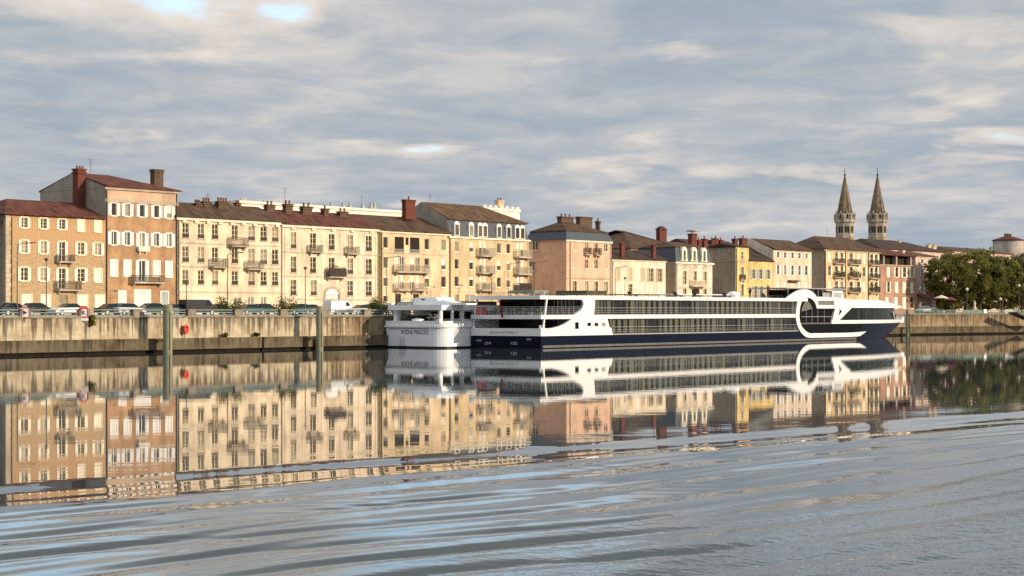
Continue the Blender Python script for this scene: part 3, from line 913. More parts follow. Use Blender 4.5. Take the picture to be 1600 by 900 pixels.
    b.grid([966, 985, 1004, 1017, 1030.5], [(444, 462)], 6.2, 1000, over={(0, 1): dict(pane='dark_in', sh=None)}, sh='closed', shm='shutter_cream', **st)
    H = b.z(998, 406.5)
    b.wall(H, 'ivory')
    b.zband(H - 0.22, H - 0.002, 'trim_cream', 0.2)
    b.hip(2.1, 0.02, 0.02, 'roof_dark', 0.4)
    b.chimney(969.5, 974.5, 376, 404, 0.4, 'chimney_brick', 0.5, 1)
    b.chimney(1019, 1023.5, 378, 405, 0.4, 'chimney_brick', 0.5, 1)
    b.pipe(957, 408, 'pipe_olive', 0.12)

    # --- mansion with three dormers
    b = Bld('mansion', 'small ornate cream mansion with a blue slate mansard and three arched dormers', 1056, 1113, 24, 10)
    st = dict(frame='frame_cream', surround=True, sill='trim_cream')
    b.grid([1070, 1086, 1101.5], [(424, 445)], 5.0, 1085, mull=(1, 2), **st)
    b.grid([1070, 1101.5], [(451, 462)], 5.0, 1085, mull=(1, 0), pane='dark_in', **st)
    b.balcony(1078, 1097, 438, 447, 1085, 0.9, 'frame_cream')
    b.win(1087, 12, 449, 470, 1085, frame='frame_cream', pane='dark_in', sill=None, name='doorway', mull=(0, 0))
    H = b.z(1085, 410)
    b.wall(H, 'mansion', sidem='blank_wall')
    b.zband(H - 0.35, H - 0.002, 'trim_cream', 0.3)
    b.band(1085, 449, 450.5, 'trim_stone', 0.08)
    for px in (1070, 1086, 1101.5):
        x, z = b.x(px), b.z(1085, 418)
        MB().lathe([(0.75, -0.06), (0.75, 0.0), (0.45, 0.0)], 14).build('medallion', 'trim_stone', b.root, (x, -0.03, z)).rotation_euler = (PI / 2, 0, 0)
    zm = b.z(1085, 388)
    ms = MB()
    i = 0.55
    a = [(0, 0), (b.Lx, 0), (b.Lx, b.D), (0, b.D)]
    c = [(i, i), (b.Lx - i, i), (b.Lx - i, b.D - i), (i, b.D - i)]
    ms.add([(*p, H + 0.004) for p in a] + [(*p, zm) for p in c], [(3, 2, 1, 0), (4, 5, 6, 7), (0, 1, 5, 4), (1, 2, 6, 5), (2, 3, 7, 6), (3, 0, 4, 7)])
    ms.build('mansard', 'slate', b.root)
    b.hip(1.4, 3, 3, 'roof_brown', 0.1, z=zm, x0=i, x1=b.Lx - i, y0=i, y1=b.D - i)
    for px in (1069, 1084.5, 1100):
        x = b.x(px)
        w = 1.05
        z0, z1 = b.z(1085, 408.5), b.z(1085, 391)
        pts = [(x - w * 1.15, z0), (x + w * 1.15, z0), (x + w * 0.85, z0 + 0.5), (x + w * 0.8, z1 - 0.2)] + [(x + w * 0.8 * math.cos(t_), z1 - 0.2 + 0.8 * math.sin(t_)) for t_ in [PI * k / 8 for k in range(1, 8)]] + [(x - w * 0.8, z1 - 0.2), (x - w * 0.85, z0 + 0.5)]
        dd = MB().prism(pts, 'y', -0.12, 1.6).build('dormer', 'trim_cream', b.root)
        MB().box(x - 0.38, x + 0.38, -0.14, -0.124, z0 + 0.15, z1 - 0.1).build('pane', 'pane_mid', dd)
    b.pipe(1057, 412, 'pipe_olive', 0.12)
    b.chimney(1078, 1086, 365, 386, 6, 'chimney_brick', 1.0, 0)
    x, z = b.x(1082, 6), b.z(1082, 364, 6)
    MB().lathe([(0.12, z - 0.3), (0.12, z + 0.2), (1.3, z + 0.3), (1.3, z + 0.5), (0.1, z + 0.9)], 12, (x, 6)).build('chimney_cowl', 'zinc', b.root)
    b.chimney(1089, 1094, 371, 388, 6, 'chimney_brick', 0.8, 1)
    b.chimney(1098, 1103, 369, 388, 6, 'chimney_brick', 0.8, 1)

    # --- narrow yellow tower house with blank tan side wall
    b = Bld('town_house', 'narrow bright yellow house whose tan blank side wall faces left', 1149.5, 1170, 24, 7.2)
    b.grid([1159.5], [(393, 405), (417, 435), (443.5, 462)], 5, 1159, over={(0, 0): dict(wpx=3.6)}, frame='frame_cream', sill='trim_stone', mull=(1, 1), surround=True, pane='pane_mid')
    b.balcony(1155.5, 1163, 429, 437, 1159, 0.4)
    H = b.z(1159, 386.5)
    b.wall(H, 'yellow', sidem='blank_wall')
    b.zband(b.z(1159, 409), b.z(1159, 407.2), 'trim_stone', 0.08, 'string_course')
    MB().box(-0.09, -0.004, 0, b.D, b.z(1159, 409), b.z(1159, 407.2)).build('string_course', 'trim_grey', b.root)
    b.hip(0.9, 0.02, 0.02, 'roof_dark', 0.25)
    b.chimney(1146, 1150.5, 369, 387, 5, 'chimney_brick', 0.8, 1)
    b.chimney(1157, 1165, 368, 388, 4.5, 'chimney_brick', 0.8, 1)
    b.pipe(1150.5, 388, 'pipe_olive', 0.16)

    # --- lower yellow house
    b = Bld('town_house', 'low yellow house with grey blue shutters and a steep dark roof', 1170.5, 1208, 24.05, 10)
    st = dict(frame='frame_cream', sill='trim_cream', shm='shutter_blue')
    b.grid([1177, 1188, 1200], [(421, 436)], 4.4, 1190, sh='open', shw=0.55, surround=False, **st)
    b.grid([1180, 1189.5, 1200], [(447, 466)], 4.6, 1190, sh='open', shw=0.5, surround=False, **st)
    H = b.z(1190, 408.5)
    b.wall(H, 'yellow')
    b.hip(3.6, 0.02, 0.02, 'roof_dark', 0.3, yr=6.5)

    # --- five bay beige house with gable
    b = Bld('town_house', 'five bay beige house with white shutters and a white gable above the yellow roof', 1208.5, 1268, 24, 11)
    st = dict(frame='frame_white', sill='trim_cream', shm='shutter_white', mull=(0, 1), shw=0.6)
    cols = [1215.5, 1226.5, 1238, 1248.8, 1259.5]
    b.grid(cols, [(394.5, 403.5)], 3.6, 1238, sh='open', **st)
    b.grid(cols, [(414.5, 430)], 3.6, 1238, sh='open', **st)
    b.grid(cols, [(441, 462)], 4, 1238, sh='closed', **st)
    H = b.z(1238, 391.5)
    zr = b.z(1190, 374.5, 7.5)
    b.wall(H, 'beige', sidem='ivory', gables=[('l', zr - H, 5.5)])
    b.hip(zr - H, 0, 0.02, 'roof_brown', 0.4)
    x0, x1 = b.x(1231), b.x(1247)
    MB().prism([(-1.2, b.z(1238, 440)), (-0.004, b.z(1238, 437.5)), (-0.004, b.z(1238, 439))], 'x', x0, x1).build('awning', 'chimney_brown', b.root)

    # --- three joined houses under a large brown roof
    b = Bld('apartment_house', 'large warm beige corner house with flowered balconies under a wide brown roof', 1288, 1374, 24, 11)
    st = dict(frame='frame_white', sill='trim_cream', shm='shutter_cream', mull=(0, 1), shw=0.5)
    cols = [1296, 1307, 1315.5, 1330, 1341.5, 1350, 1362, 1369]
    b.grid(cols, [(395.5, 410)], 4.0, 1330, over={(0, 0): dict(sh='closed'), (0, 4): dict(sh='closed'), (0, 5): dict(sh='closed')}, sh='right', **st)
    b.grid(cols, [(417, 432)], 4.0, 1330, over={(0, 4): dict(sh='closed')}, sh='right', **st)
    b.grid(cols, [(440, 455)], 4.0, 1330, over={(0, 0): dict(sh='closed'), (0, 5): dict(sh='closed')}, sh='right', **st)
    for px0, px1 in ((1302, 1317), (1325, 1341), (1357, 1371)):
        for k, (yt, yf) in enumerate(((405, 412.5), (427, 434), (449, 457))):
            b.balcony(px0, px1, yt, yf, 1330, 0.8)
    for px0, px1, y, lab in ((1303, 1317, 428, 'plants on the middle left balcony of the warm beige corner house'), (1326, 1341, 427, 'plants on the middle balcony in the centre of the corner house'), (1358, 1371, 449, 'plants on the low right balcony of the corner house')):
        plant(b, [(b.x(px0) + R.random() * (b.x(px1) - b.x(px0)), -0.85 + R.random() * 0.4, b.z(1330, y) + R.gauss(0, 0.35), 0.2) for _ in range(90)], lab)
    H = b.z(1330, 391.5)
    b.wall(H, 'beige_warm', sidem='grey_plaster')
    for px in (1320.5, 1356.5):
        b.pipe(px, 393, 'pipe_olive', 0.2)
    b.pipe(1288.8, 392, 'chimney_brick', 0.3)
    b.zband(H - 0.25, H - 0.002, 'trim_stone', 0.25)
    b.hip(b.z(1300, 370.5, 5.5) - H, 5.0, 5.0, 'roof_brown', 0.6)
    b.antenna(1293, 358, 371, 5.5)

    # --- rose brick house
    b = Bld('town_house', 'rose brick house with cream shutters and a dark open gallery under its roof', 1375, 1430, 24, 12)
    st = dict(frame='frame_cream', sill='trim_cream', shm='shutter_cream', mull=(0, 1))
    cols = [1388, 1401, 1413, 1425]
    b.grid(cols, [(418, 433)], 4.6, 1405, over={(0, 0): dict(sh='closed')}, sh='open', shw=0.45, **st)
    b.grid(cols, [(440.5, 457)], 5.0, 1405, over={(0, 0): dict(sh='open', shw=0.4, wpx=4)}, sh='closed', **st)
    b.grid([1386, 1400, 1413, 1425], [(464, 482)], 5.0, 1405, over={(0, 3): dict(sh=None, pane='dark_in')}, sh='closed', **st)
    H = b.z(1405, 414)
    b.wall(H, 'rose_brick')
    b.zband(H - 0.2, H - 0.002, 'trim_grey', 0.15)
    zt = b.z(1405, 400)
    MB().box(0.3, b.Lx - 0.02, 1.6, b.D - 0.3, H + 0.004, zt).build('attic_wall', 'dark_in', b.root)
    for px in (1377, 1397, 1419.5):
        x = b.x(px, 0.8)
        MB().box(x, x + 0.7, 0.3, 1.0, H + 0.003, zt).build('post', 'grey_plaster', b.root)
    b.H = zt
    b.hip(b.z(1405, 390, 6) - zt, 4, 4, 'roof_red', 0.3)
    b.chimney(1408, 1411.5, 388, 398, 4, 'rose_plaster', 0.8, 1)

    # --- rose plaster house, half behind the trees
    b = Bld('town_house', 'rose plaster house half hidden by the big green tree', 1430.5, 1462, 26, 11)
    b.grid([1440.5, 1452], [(405, 412), (421, 431), (443, 457)], 4.2, 1440, frame='frame_white', sill='trim_cream', mull=(0, 1), sh='open', shm='shutter_white', shw=0.4)
    H = b.z(1445, 401)
    b.wall(H, 'rose_plaster')
    b.zband(H - 0.2, H - 0.002, 'trim_cream', 0.15)
    b.hip(1.6, 3, 3, 'roof_orange', 0.5)
    x0, x1 = b.x(1432), b.x(1458)
    MB().prism([(-2.2, b.z(1440, 466)), (-0.004, b.z(1440, 459)), (-0.004, b.z(1440, 462))], 'x', x0, x1).build('awning', 'parasol_red', b.root)

    # --- houses of the second row
    def back(name, label, px0, px1, o, D, ytop, m, roof, yr, hl, hr, wins=None, ov=0.4, cat='building', ref=None):
        b = Bld(name, label, px0, px1, o, D, cat)
        ref = ref or b.ref
        if wins:
            cols, rows, w = wins
            b.grid(cols, rows, w, ref, frame='frame_white', sill='trim_cream', mull=(0, 0))
        H = b.z(ref, ytop)
        b.wall(H, m)
        if roof:
            b.hip(b.z(ref, yr, D / 2) - H, hl, hr, roof, ov)
        return b
    b = Bld('apartment_block', 'long pale flat roofed block showing above the roofs of the cream houses', 372, 640, 66, 10)
    H = b.z(500, 325)
    b.grid([440 + 16 * k for k in range(10)], [(336, 344)], 6, 500, frame='frame_white', sill=None, mull=(0, 0))
    b.wall(H, 'pale_slab')
    MB().box(-0.3, b.Lx + 0.3, -0.3, b.D + 0.3, H + 0.003, H + 0.45).build('roof_slab', 'pale_slab', b.root)
    for px in (378, 382, 403.5, 412.5, 485, 517.5, 536, 546.5, 566.5, 579.5, 585):
        x, z = b.x(px, 5), H + 0.45
        h = b.z(px, {378: 310, 382: 310, 403.5: 314, 412.5: 313}.get(px, 316.5), 5) - z
        MB().lathe([(0.5, z), (0.42, z + h * 0.55), (0.26, z + h * 0.6), (0.30, z + h)], 8, (x, 5)).build('roof_vent', 'chimney_render' if px < 400 else 'zinc', b.root)
    b.antenna(565, 305, 318, 5)
    b = Bld('apartment_block', 'pale block with a crenellated parapet and a tall chimney behind the mansard roof', 752, 812, 62, 14)
    H = b.z(790, 330)
    b.wall(H, 'pale_slab')
    mb = MB().box(-0.2, b.Lx + 0.2, -0.2, 0.3, H + 0.003, H + 0.5)
    for k in range(7):
        x = b.Lx * (k + 0.3) / 7
        mb.box(x, x + b.Lx / 14, -0.2, 0.3, H + 0.503, H + 1.0)
    mb.build('parapet', 'pale_slab', b.root)
    b.chimney(776, 784.5, 309, 332, 3, 'chimney_render', 1.0, 2)

    b = back('manor_house', 'broad house with a dark pyramid roof and brick chimney behind the low ivory house', 985, 1085, 44, 22, 391, 'grey_plaster', 'roof_brown', 364, 12, 14)
    b.chimney(1028, 1039, 357, 386, 6.5, 'chimney_brick', 1.0, 0)
    x, z = b.x(1033.5, 6.5), b.z(1033.5, 358, 6.5)
    MB().lathe([(1.1, z), (0.9, z + 0.45), (0.2, z + 0.7)], 10, (x, 6.5)).build('chimney_cowl', 'iron', b.root)
    b = back('roof_house', 'dark roofed house with a row of red chimneys behind the blank tan wall', 1092, 1172, 38, 12, 391, 'blank_wall', 'roof_dark', 377, 0.02, 0.02)
    for px, yt in ((1112, 371), (1118, 368.5), (1126, 371)):
        b.chimney(px - 2.5, px + 2.5, yt, 386, 3, 'chimney_brick', 0.8, 1)
    b = back('roof_house', 'wide dark roofed house right of the two church spires', 1376, 1478, 44, 18, 392, 'rose_plaster', 'roof_dark', 378, 6, 9, wins=([1444, 1458], [(397, 404)], 4))
    for px, yt in ((1391, 375), (1404, 374), (1451, 380), (1459, 381)):
        b.chimney(px - 2.5, px + 2.5, yt, 388, 8, 'chimney_render', 0.8, 1)
    b = back('roof_house', 'low brown roofed house showing just above the big green trees', 1488, 1580, 46, 14, 395, 'rose_plaster', 'roof_brown', 389, 5, 5)
    b = back('grey_wing', 'plain grey house wing at the left edge of the row', -70, 3, 25, 12, 345, 'grey_plaster', 'roof_brown', 330, 0.02, 0.02)
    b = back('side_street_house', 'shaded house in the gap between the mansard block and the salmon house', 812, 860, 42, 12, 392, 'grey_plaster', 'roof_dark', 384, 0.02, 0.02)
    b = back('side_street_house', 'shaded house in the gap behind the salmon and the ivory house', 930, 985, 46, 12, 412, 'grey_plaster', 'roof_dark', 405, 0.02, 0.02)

    # --- round apartment tower
    o = 90
    px = 1575
    t = tq(px, o)
    Y = YQ(px, o)
    r = 23 / F * Y
    root = thing('apartment_tower', 'round beige apartment tower with a red conical roof behind the trees', 'building', W(t, o, GZ), PHI)
    H = zy(376.5, Y) - GZ
    MB().lathe([(r, 0), (r, H)], 28).build('wall', 'block_concrete', root, smooth=False)
    MB().lathe([(r + 0.4, H + 0.003), (r + 0.4, H + 0.3), (1.5, H + 1.6)], 28).build('roof', 'roof_red', root)
    for k in range(3):
        MB().box(-2.5 + 2 * k, -1.8 + 2 * k, -0.3, 0.3, H + 0.9, H + 2.6).build('chimney', 'chimney_brown', root)
    for k in range(3):
        z = H - 2.6 - 3.0 * k
        MB().lathe([(r + 0.03, z), (r + 0.03, z + 0.25)], 28).build('floor_band', 'trim_stone', root)
        MB().box(r * 0.5, r * 0.95, -r * 0.95, -r * 0.4, z - 0.5, z - 0.3).build('balcony', 'frame_cream', root)

def church():
    # the church body, low between the two towers, then each tower with belfry and spire
    o = 190
    def place(px, o_):
        return W(tq(px, o_), o_, GZ)
    root = thing('church', 'grey stone twin spired church rising behind the town roofs', 'church', place(1345, o), PHI)
    Y = YQ(1345, o)
    s = Y / F
    MB().prism([(-7, 0), (7, 0), (7, 16), (0, 22), (-7, 16)], 'y', 3, 45).build('nave', 'church_stone', root)
    inv = Matrix.Rotation(-PHI, 3, 'Z')
    for px in (1320, 1371):
        p = inv @ (place(px, o) - root.location)
        k = YQ(px, o) / F
        z = lambda y: zy(y, YQ(px, o)) - GZ
        tw = MB().lathe([(14.5 * k, 0), (14.5 * k, z(372)), (15.2 * k, z(371.5)), (15.2 * k, z(369.8)), (14.0 * k, z(369.5)), (14.0 * k, z(349)),
                         (16.4 * k, z(347)), (16.4 * k, z(343.5)), (13.2 * k, z(343)), (13.0 * k, z(335))], 8, (p.x, p.y), rot=PI / 8)
        t_ = tw.build('tower', 'church_stone', root)
        sp = MB().lathe([(12.6 * k, z(335) + 0.003), (11.0 * k, z(332)), (6.2 * k, z(302)), (0.7 * k, z(275))], 8, (p.x, p.y), rot=PI / 8)
        for i in range(8):                                      # ribs on the edges of the spire
            a = PI / 8 + i * PI / 4
            sp.cyl((p.x + 11.4 * k * math.cos(a), p.y + 11.4 * k * math.sin(a), z(333)), (p.x + 0.7 * k * math.cos(a), p.y + 0.7 * k * math.sin(a), z(275)), 0.22, 0.1, n=4)
        s_ = sp.build('spire', 'spire_stone', root)
        MB().lathe([(0.5 * k, z(276)), (1.5 * k, z(274)), (1.5 * k, z(272)), (0.4 * k, z(270.5)), (0.3 * k, z(262))], 6, (p.x, p.y)).box(p.x - 1.8 * k, p.x + 1.8 * k, p.y - 0.1, p.y + 0.1, z(267.5), z(266.3)).build('cross', 'iron', s_)
        for i in range(8):
            a = i * PI / 4
            d = Vector((math.cos(a), math.sin(a), 0))
            q = Vector((-d.y, d.x, 0))
            r0 = 14.0 * k * math.cos(PI / 8)
            for sgn in (-1, 1):                                # twin round headed openings on each face
                w = 1.5 * k
                c = Vector((p.x, p.y, 0)) + d * (r0 + 0.03) + q * (sgn * 2.1 * k)
                pts = [(-w, z(364)), (w, z(364)), (w, z(355))] + [(w * math.cos(x), z(355) + w * math.sin(x)) for x in (0.8, 1.57, 2.34)] + [(-w, z(355))]
                MB().add([(c.x + q.x * u + d.x * e, c.y + q.y * u + d.y * e, v) for e in (0.05, -0.2) for u, v in pts],
                         [tuple(range(7)), tuple(range(13, 6, -1))] + [(j, 7 + j, 7 + (j + 1) % 7, (j + 1) % 7) for j in range(7)]).build('belfry_opening', 'dark_in', t_)
            # gabled lucarne above the gallery and a small pinnacle on every corner
            c = Vector((p.x, p.y, 0)) + d * (12.6 * k)
            w = 3.4 * k
            lv = [(c.x + q.x * u + d.x * e, c.y + q.y * u + d.y * e, v) for e in (1.4 * k, -3 * k) for u, v in ((-w, z(343)), (w, z(343)), (w, z(337)), (0, z(330)), (-w, z(337)))]
            lu = MB().add(lv, [(0, 1, 2, 3, 4), (9, 8, 7, 6, 5)] + [(j, 5 + j, 5 + (j + 1) % 5, (j + 1) % 5) for j in range(5)]).build('lucarne', 'church_stone', t_)
            e = 1.45 * k
            MB().add([(c.x + q.x * u + d.x * (e + 0.03 * f_), c.y + q.y * u + d.y * (e + 0.03 * f_), v) for f_ in (1, -1) for u, v in ((-w * 0.4, z(342)), (w * 0.4, z(342)), (w * 0.4, z(337)), (0, z(334.5)), (-w * 0.4, z(337)))],
                     [(0, 1, 2, 3, 4), (9, 8, 7, 6, 5)] + [(j, 5 + j, 5 + (j + 1) % 5, (j + 1) % 5) for j in range(5)]).build('opening', 'dark_in', lu)
            a2 = a + PI / 8
            cc = (p.x + 15.3 * k * math.cos(a2), p.y + 15.3 * k * math.sin(a2))
            MB().lathe([(1.6 * k, z(343.4)), (1.6 * k, z(337.5)), (2.0 * k, z(337)), (2.0 * k, z(336)), (1.2 * k, z(334.5)), (0.3 * k, z(333))], 6, cc).build('pinnacle', 'church_stone', t_)

# ------------------------------------------------------------------ foliage
def leaves(pts, name, m, parent=None, seed=1, aspect=0.7):
    rng = np.random.default_rng(seed + len(pts))
    P = np.array([p[:3] for p in pts])
    S = np.array([p[3] for p in pts])[:, None]
    n = len(P)
    a = rng.normal(size=(n, 3)); a /= np.linalg.norm(a, axis=1)[:, None]
    b = rng.normal(size=(n, 3)); b -= a * (a * b).sum(1)[:, None]; b /= np.linalg.norm(b, axis=1)[:, None]
    S = S * rng.uniform(0.6, 1.3, size=(n, 1))
    V = np.stack([P - a * S, P - b * S * aspect, P + a * S, P + b * S * aspect], 1).reshape(-1, 3)
    me = bpy.data.meshes.new(name)
    me.from_pydata(V.tolist(), [], np.arange(4 * n).reshape(-1, 4).tolist())
    me.materials.append(M[m])
    return link(name, me, parent)
def plant(b, pts, label):
    o = leaves(pts, 'balcony_plant', 'leaf_shrub')
    o.location = b.root.location
    o.rotation_euler = b.root.rotation_euler
    return tag(o, label, 'plant', 'plants on the balconies')

def tree(label, loc, h, rad, trunk_h, m, seed, group=None, n=7000, leaf=0.26, name='tree'):
    rng = random.Random(seed)
    root = thing(name, label, 'tree', loc, rng.random() * 6, group)
    tb = MB()
    tb.cyl((0, 0, -0.2), (0.1, 0, trunk_h), 0.32, 0.22, 9)
    tips = []
    for k in range(9):
        a = k * 2.4 + rng.random()
        l = rad * (0.45 + 0.35 * rng.random())
        e = Vector((math.cos(a) * l, math.sin(a) * l, trunk_h + (h - trunk_h) * (0.25 + 0.5 * rng.random())))
        s = Vector((0.1, 0, trunk_h * (0.8 + 0.2 * rng.random())))
        mid = s.lerp(e, 0.5) + Vector((0, 0, 0.5))
        tb.cyl(s, mid, 0.15, 0.10, 6)
        tb.cyl(mid, e, 0.10, 0.03, 6)
        tips.append(e)
    tb.build('trunk', 'bark', root, smooth=True)
    cl = []
    cz = trunk_h * 0.9 + (h - trunk_h * 0.9) * 0.5
    hz = (h - trunk_h * 0.9) * 0.5
    for k in range(120):
        th = rng.random() * 2 * PI
        u = rng.uniform(-0.95, 1)
        rr = rng.uniform(0.45, 1.0) ** 0.6
        sp = math.sqrt(max(0.02, 1 - u * u))
        cl.append((Vector((math.cos(th) * sp * rad * rr, math.sin(th) * sp * rad * rr, cz + u * hz * rr)), rng.uniform(0.7, 1.5) * rad * 0.17))
    pts = []
    for k in range(n):
        c, r_ = cl[rng.randrange(len(cl))]
        d = Vector((rng.gauss(0, 1), rng.gauss(0, 1), rng.gauss(0, 0.7)))
        d = d.normalized() * r_ * rng.random() ** 0.45
        p = c + d
        pts.append((p.x, p.y, p.z, leaf))
    leaves(pts, 'crown', m, root, seed)
    return root

def shrub(label, loc, h, rad, seed, n=700, name='shrub', m='leaf_shrub', droop=False):
    rng = random.Random(seed)
    root = thing(name, label, 'shrub', loc, 0.3 * seed, 'shrubs growing along the quay' if not droop else None)
    tb = MB()
    pts = []
    for k in range(16):
        a = rng.random() * 2 * PI
        l = rad * rng.uniform(0.3, 1.0)
        zt = h * rng.uniform(0.45, 1.0) * (1 - 0.35 * (l / rad))
        if droop:
            zt = -h * rng.uniform(0.2, 1.0)
        e = Vector((math.cos(a) * l, math.sin(a) * l * (0.4 if droop else 1), zt))
        tb.cyl((0, 0, -0.05), e, 0.03, 0.01, 4)
        for j in range(n // 16):
            f = rng.uniform(0.25, 1.05)
            p = e * f + Vector((rng.gauss(0, 1), rng.gauss(0, 1), rng.gauss(0, 1))) * rad * 0.15
            pts.append((p.x, p.y, p.z, 0.13))
    tb.build('stem', 'bark', root)
    leaves(pts, 'foliage', m, root, seed)
    return root

def greenery():
    for px, o, ytop, rad, label, seed, m in (
            (1489, 17, 391, 6.6, 'large green tree nearest the rose plaster house on the right bank', 3, 'leaf_green'),
            (1532, 13, 389, 6.6, 'tallest broad green tree in the middle of the right hand clump', 5, 'leaf_green'),
            (1566, 11, 402, 4.8, 'smaller tree with yellow green top, right of the tallest tree', 11, 'leaf_green'),
            (1597, 20, 398, 7.0, 'brownish olive tree at the right edge of the clump', 8, 'leaf_olive')):
        t = tq(px, o)
        Y = YQ(px, o)
        h = zy(ytop, Y) - GZ
        tree(label, W(t, o, GZ), h, rad, 2.3, m, seed, 'trees on the right bank', n=19000, leaf=0.215)
    for px, yt, lab, sd in ((1478, 446, 'dark clipped tree behind the cafe parasols', 31), (1508, 440, 'dark tree in shade behind the white headed lamp', 32), (1540, 442, 'dark low tree behind the statue', 33), (1572, 440, 'dark low tree behind the gangway fence', 34), (1604, 440, 'dark low tree cut by the right edge of the picture', 35)):
        Y = YQ(px, 27)
        tree(lab, W(tq(px, 27), 27, GZ), zy(yt, Y) - GZ, 4.6, 0.5, 'leaf_green', sd, 'trees on the right bank', n=3000, leaf=0.36)
    t = tq(1640, 26)
    tree('far olive tree just behind the brownish tree at the right edge', W(t, 34, GZ), 13, 6, 3, 'leaf_olive', 21, 'trees on the right bank', n=6000)
    for px, yt, rad, lab, sd in ((358, 455, 2.2, 'spreading thin leaved shrub in front of the seven bay cream house', 2),
                                 (446, 459, 2.0, 'low yellowish shrub where the two cream houses meet', 4),
                                 (592, 464, 1.7, 'dense dark green shrub beside the white passenger boat', 6)):
        o = 2.0
        Y = YQ(px, o)
        shrub(lab, W(tq(px, o), o, GZ), zy(yt, Y) - GZ, rad, sd, 900 if sd != 6 else 1600)
    shrub('dark green tuft hanging over the quay wall beside the right river sign', W(tq(144.5, -0.3), -0.25, 4.45), 1.1, 0.55, 9, 800, 'hanging_plant', 'leaf_green', True)
    for px, sd, lab in ((352, 12, 'small weed tuft growing on the ledge left of the dark recess'), (401, 13, 'small weed tuft growing beside the dark recess in the ledge')):
        r_ = shrub(lab, W(tq(px, -0.6), -0.6, 1.72), 0.7, 0.5, sd, 160, 'weed')

# ------------------------------------------------------------------ quay, fence, street
BEND = 213.0
def path_pts(o, ta=-90.0, tb=BEND + 190.0, step=None):
    # quay line with a bend to the right of the ship's bow; local quay coordinates (t along, o away)
    ang = math.atan2(0.587, 0.81) - PHI
    u = Vector((math.cos(ang), math.sin(ang)))
    n = Vector((-u.y, u.x))
    hb = ang / 2
    mit = o / math.cos(hb)
    B = Vector((BEND, 0)) + Vector((-math.sin(hb), math.cos(hb))) * mit
    E = Vector((BEND, 0)) + u * (tb - BEND) + n * o
    return [Vector((ta, o)), B, E]
def sweep(mb, prof, ta=-90.0, tb=BEND + 190.0):
    rows = [[(p.x, p.y, z) for p in path_pts(o, ta, tb)] for o, z in prof]
    n = len(prof)
    for k in range(2):
        for i in range(n):
            j = (i + 1) % n
            mb.add([rows[i][k], rows[i][k + 1], rows[j][k + 1], rows[j][k]], [(0, 1, 2, 3)])
    for k in (0, 2):
        mb.add([rows[i][k] for i in range(n)], [tuple(range(n))])
    return mb
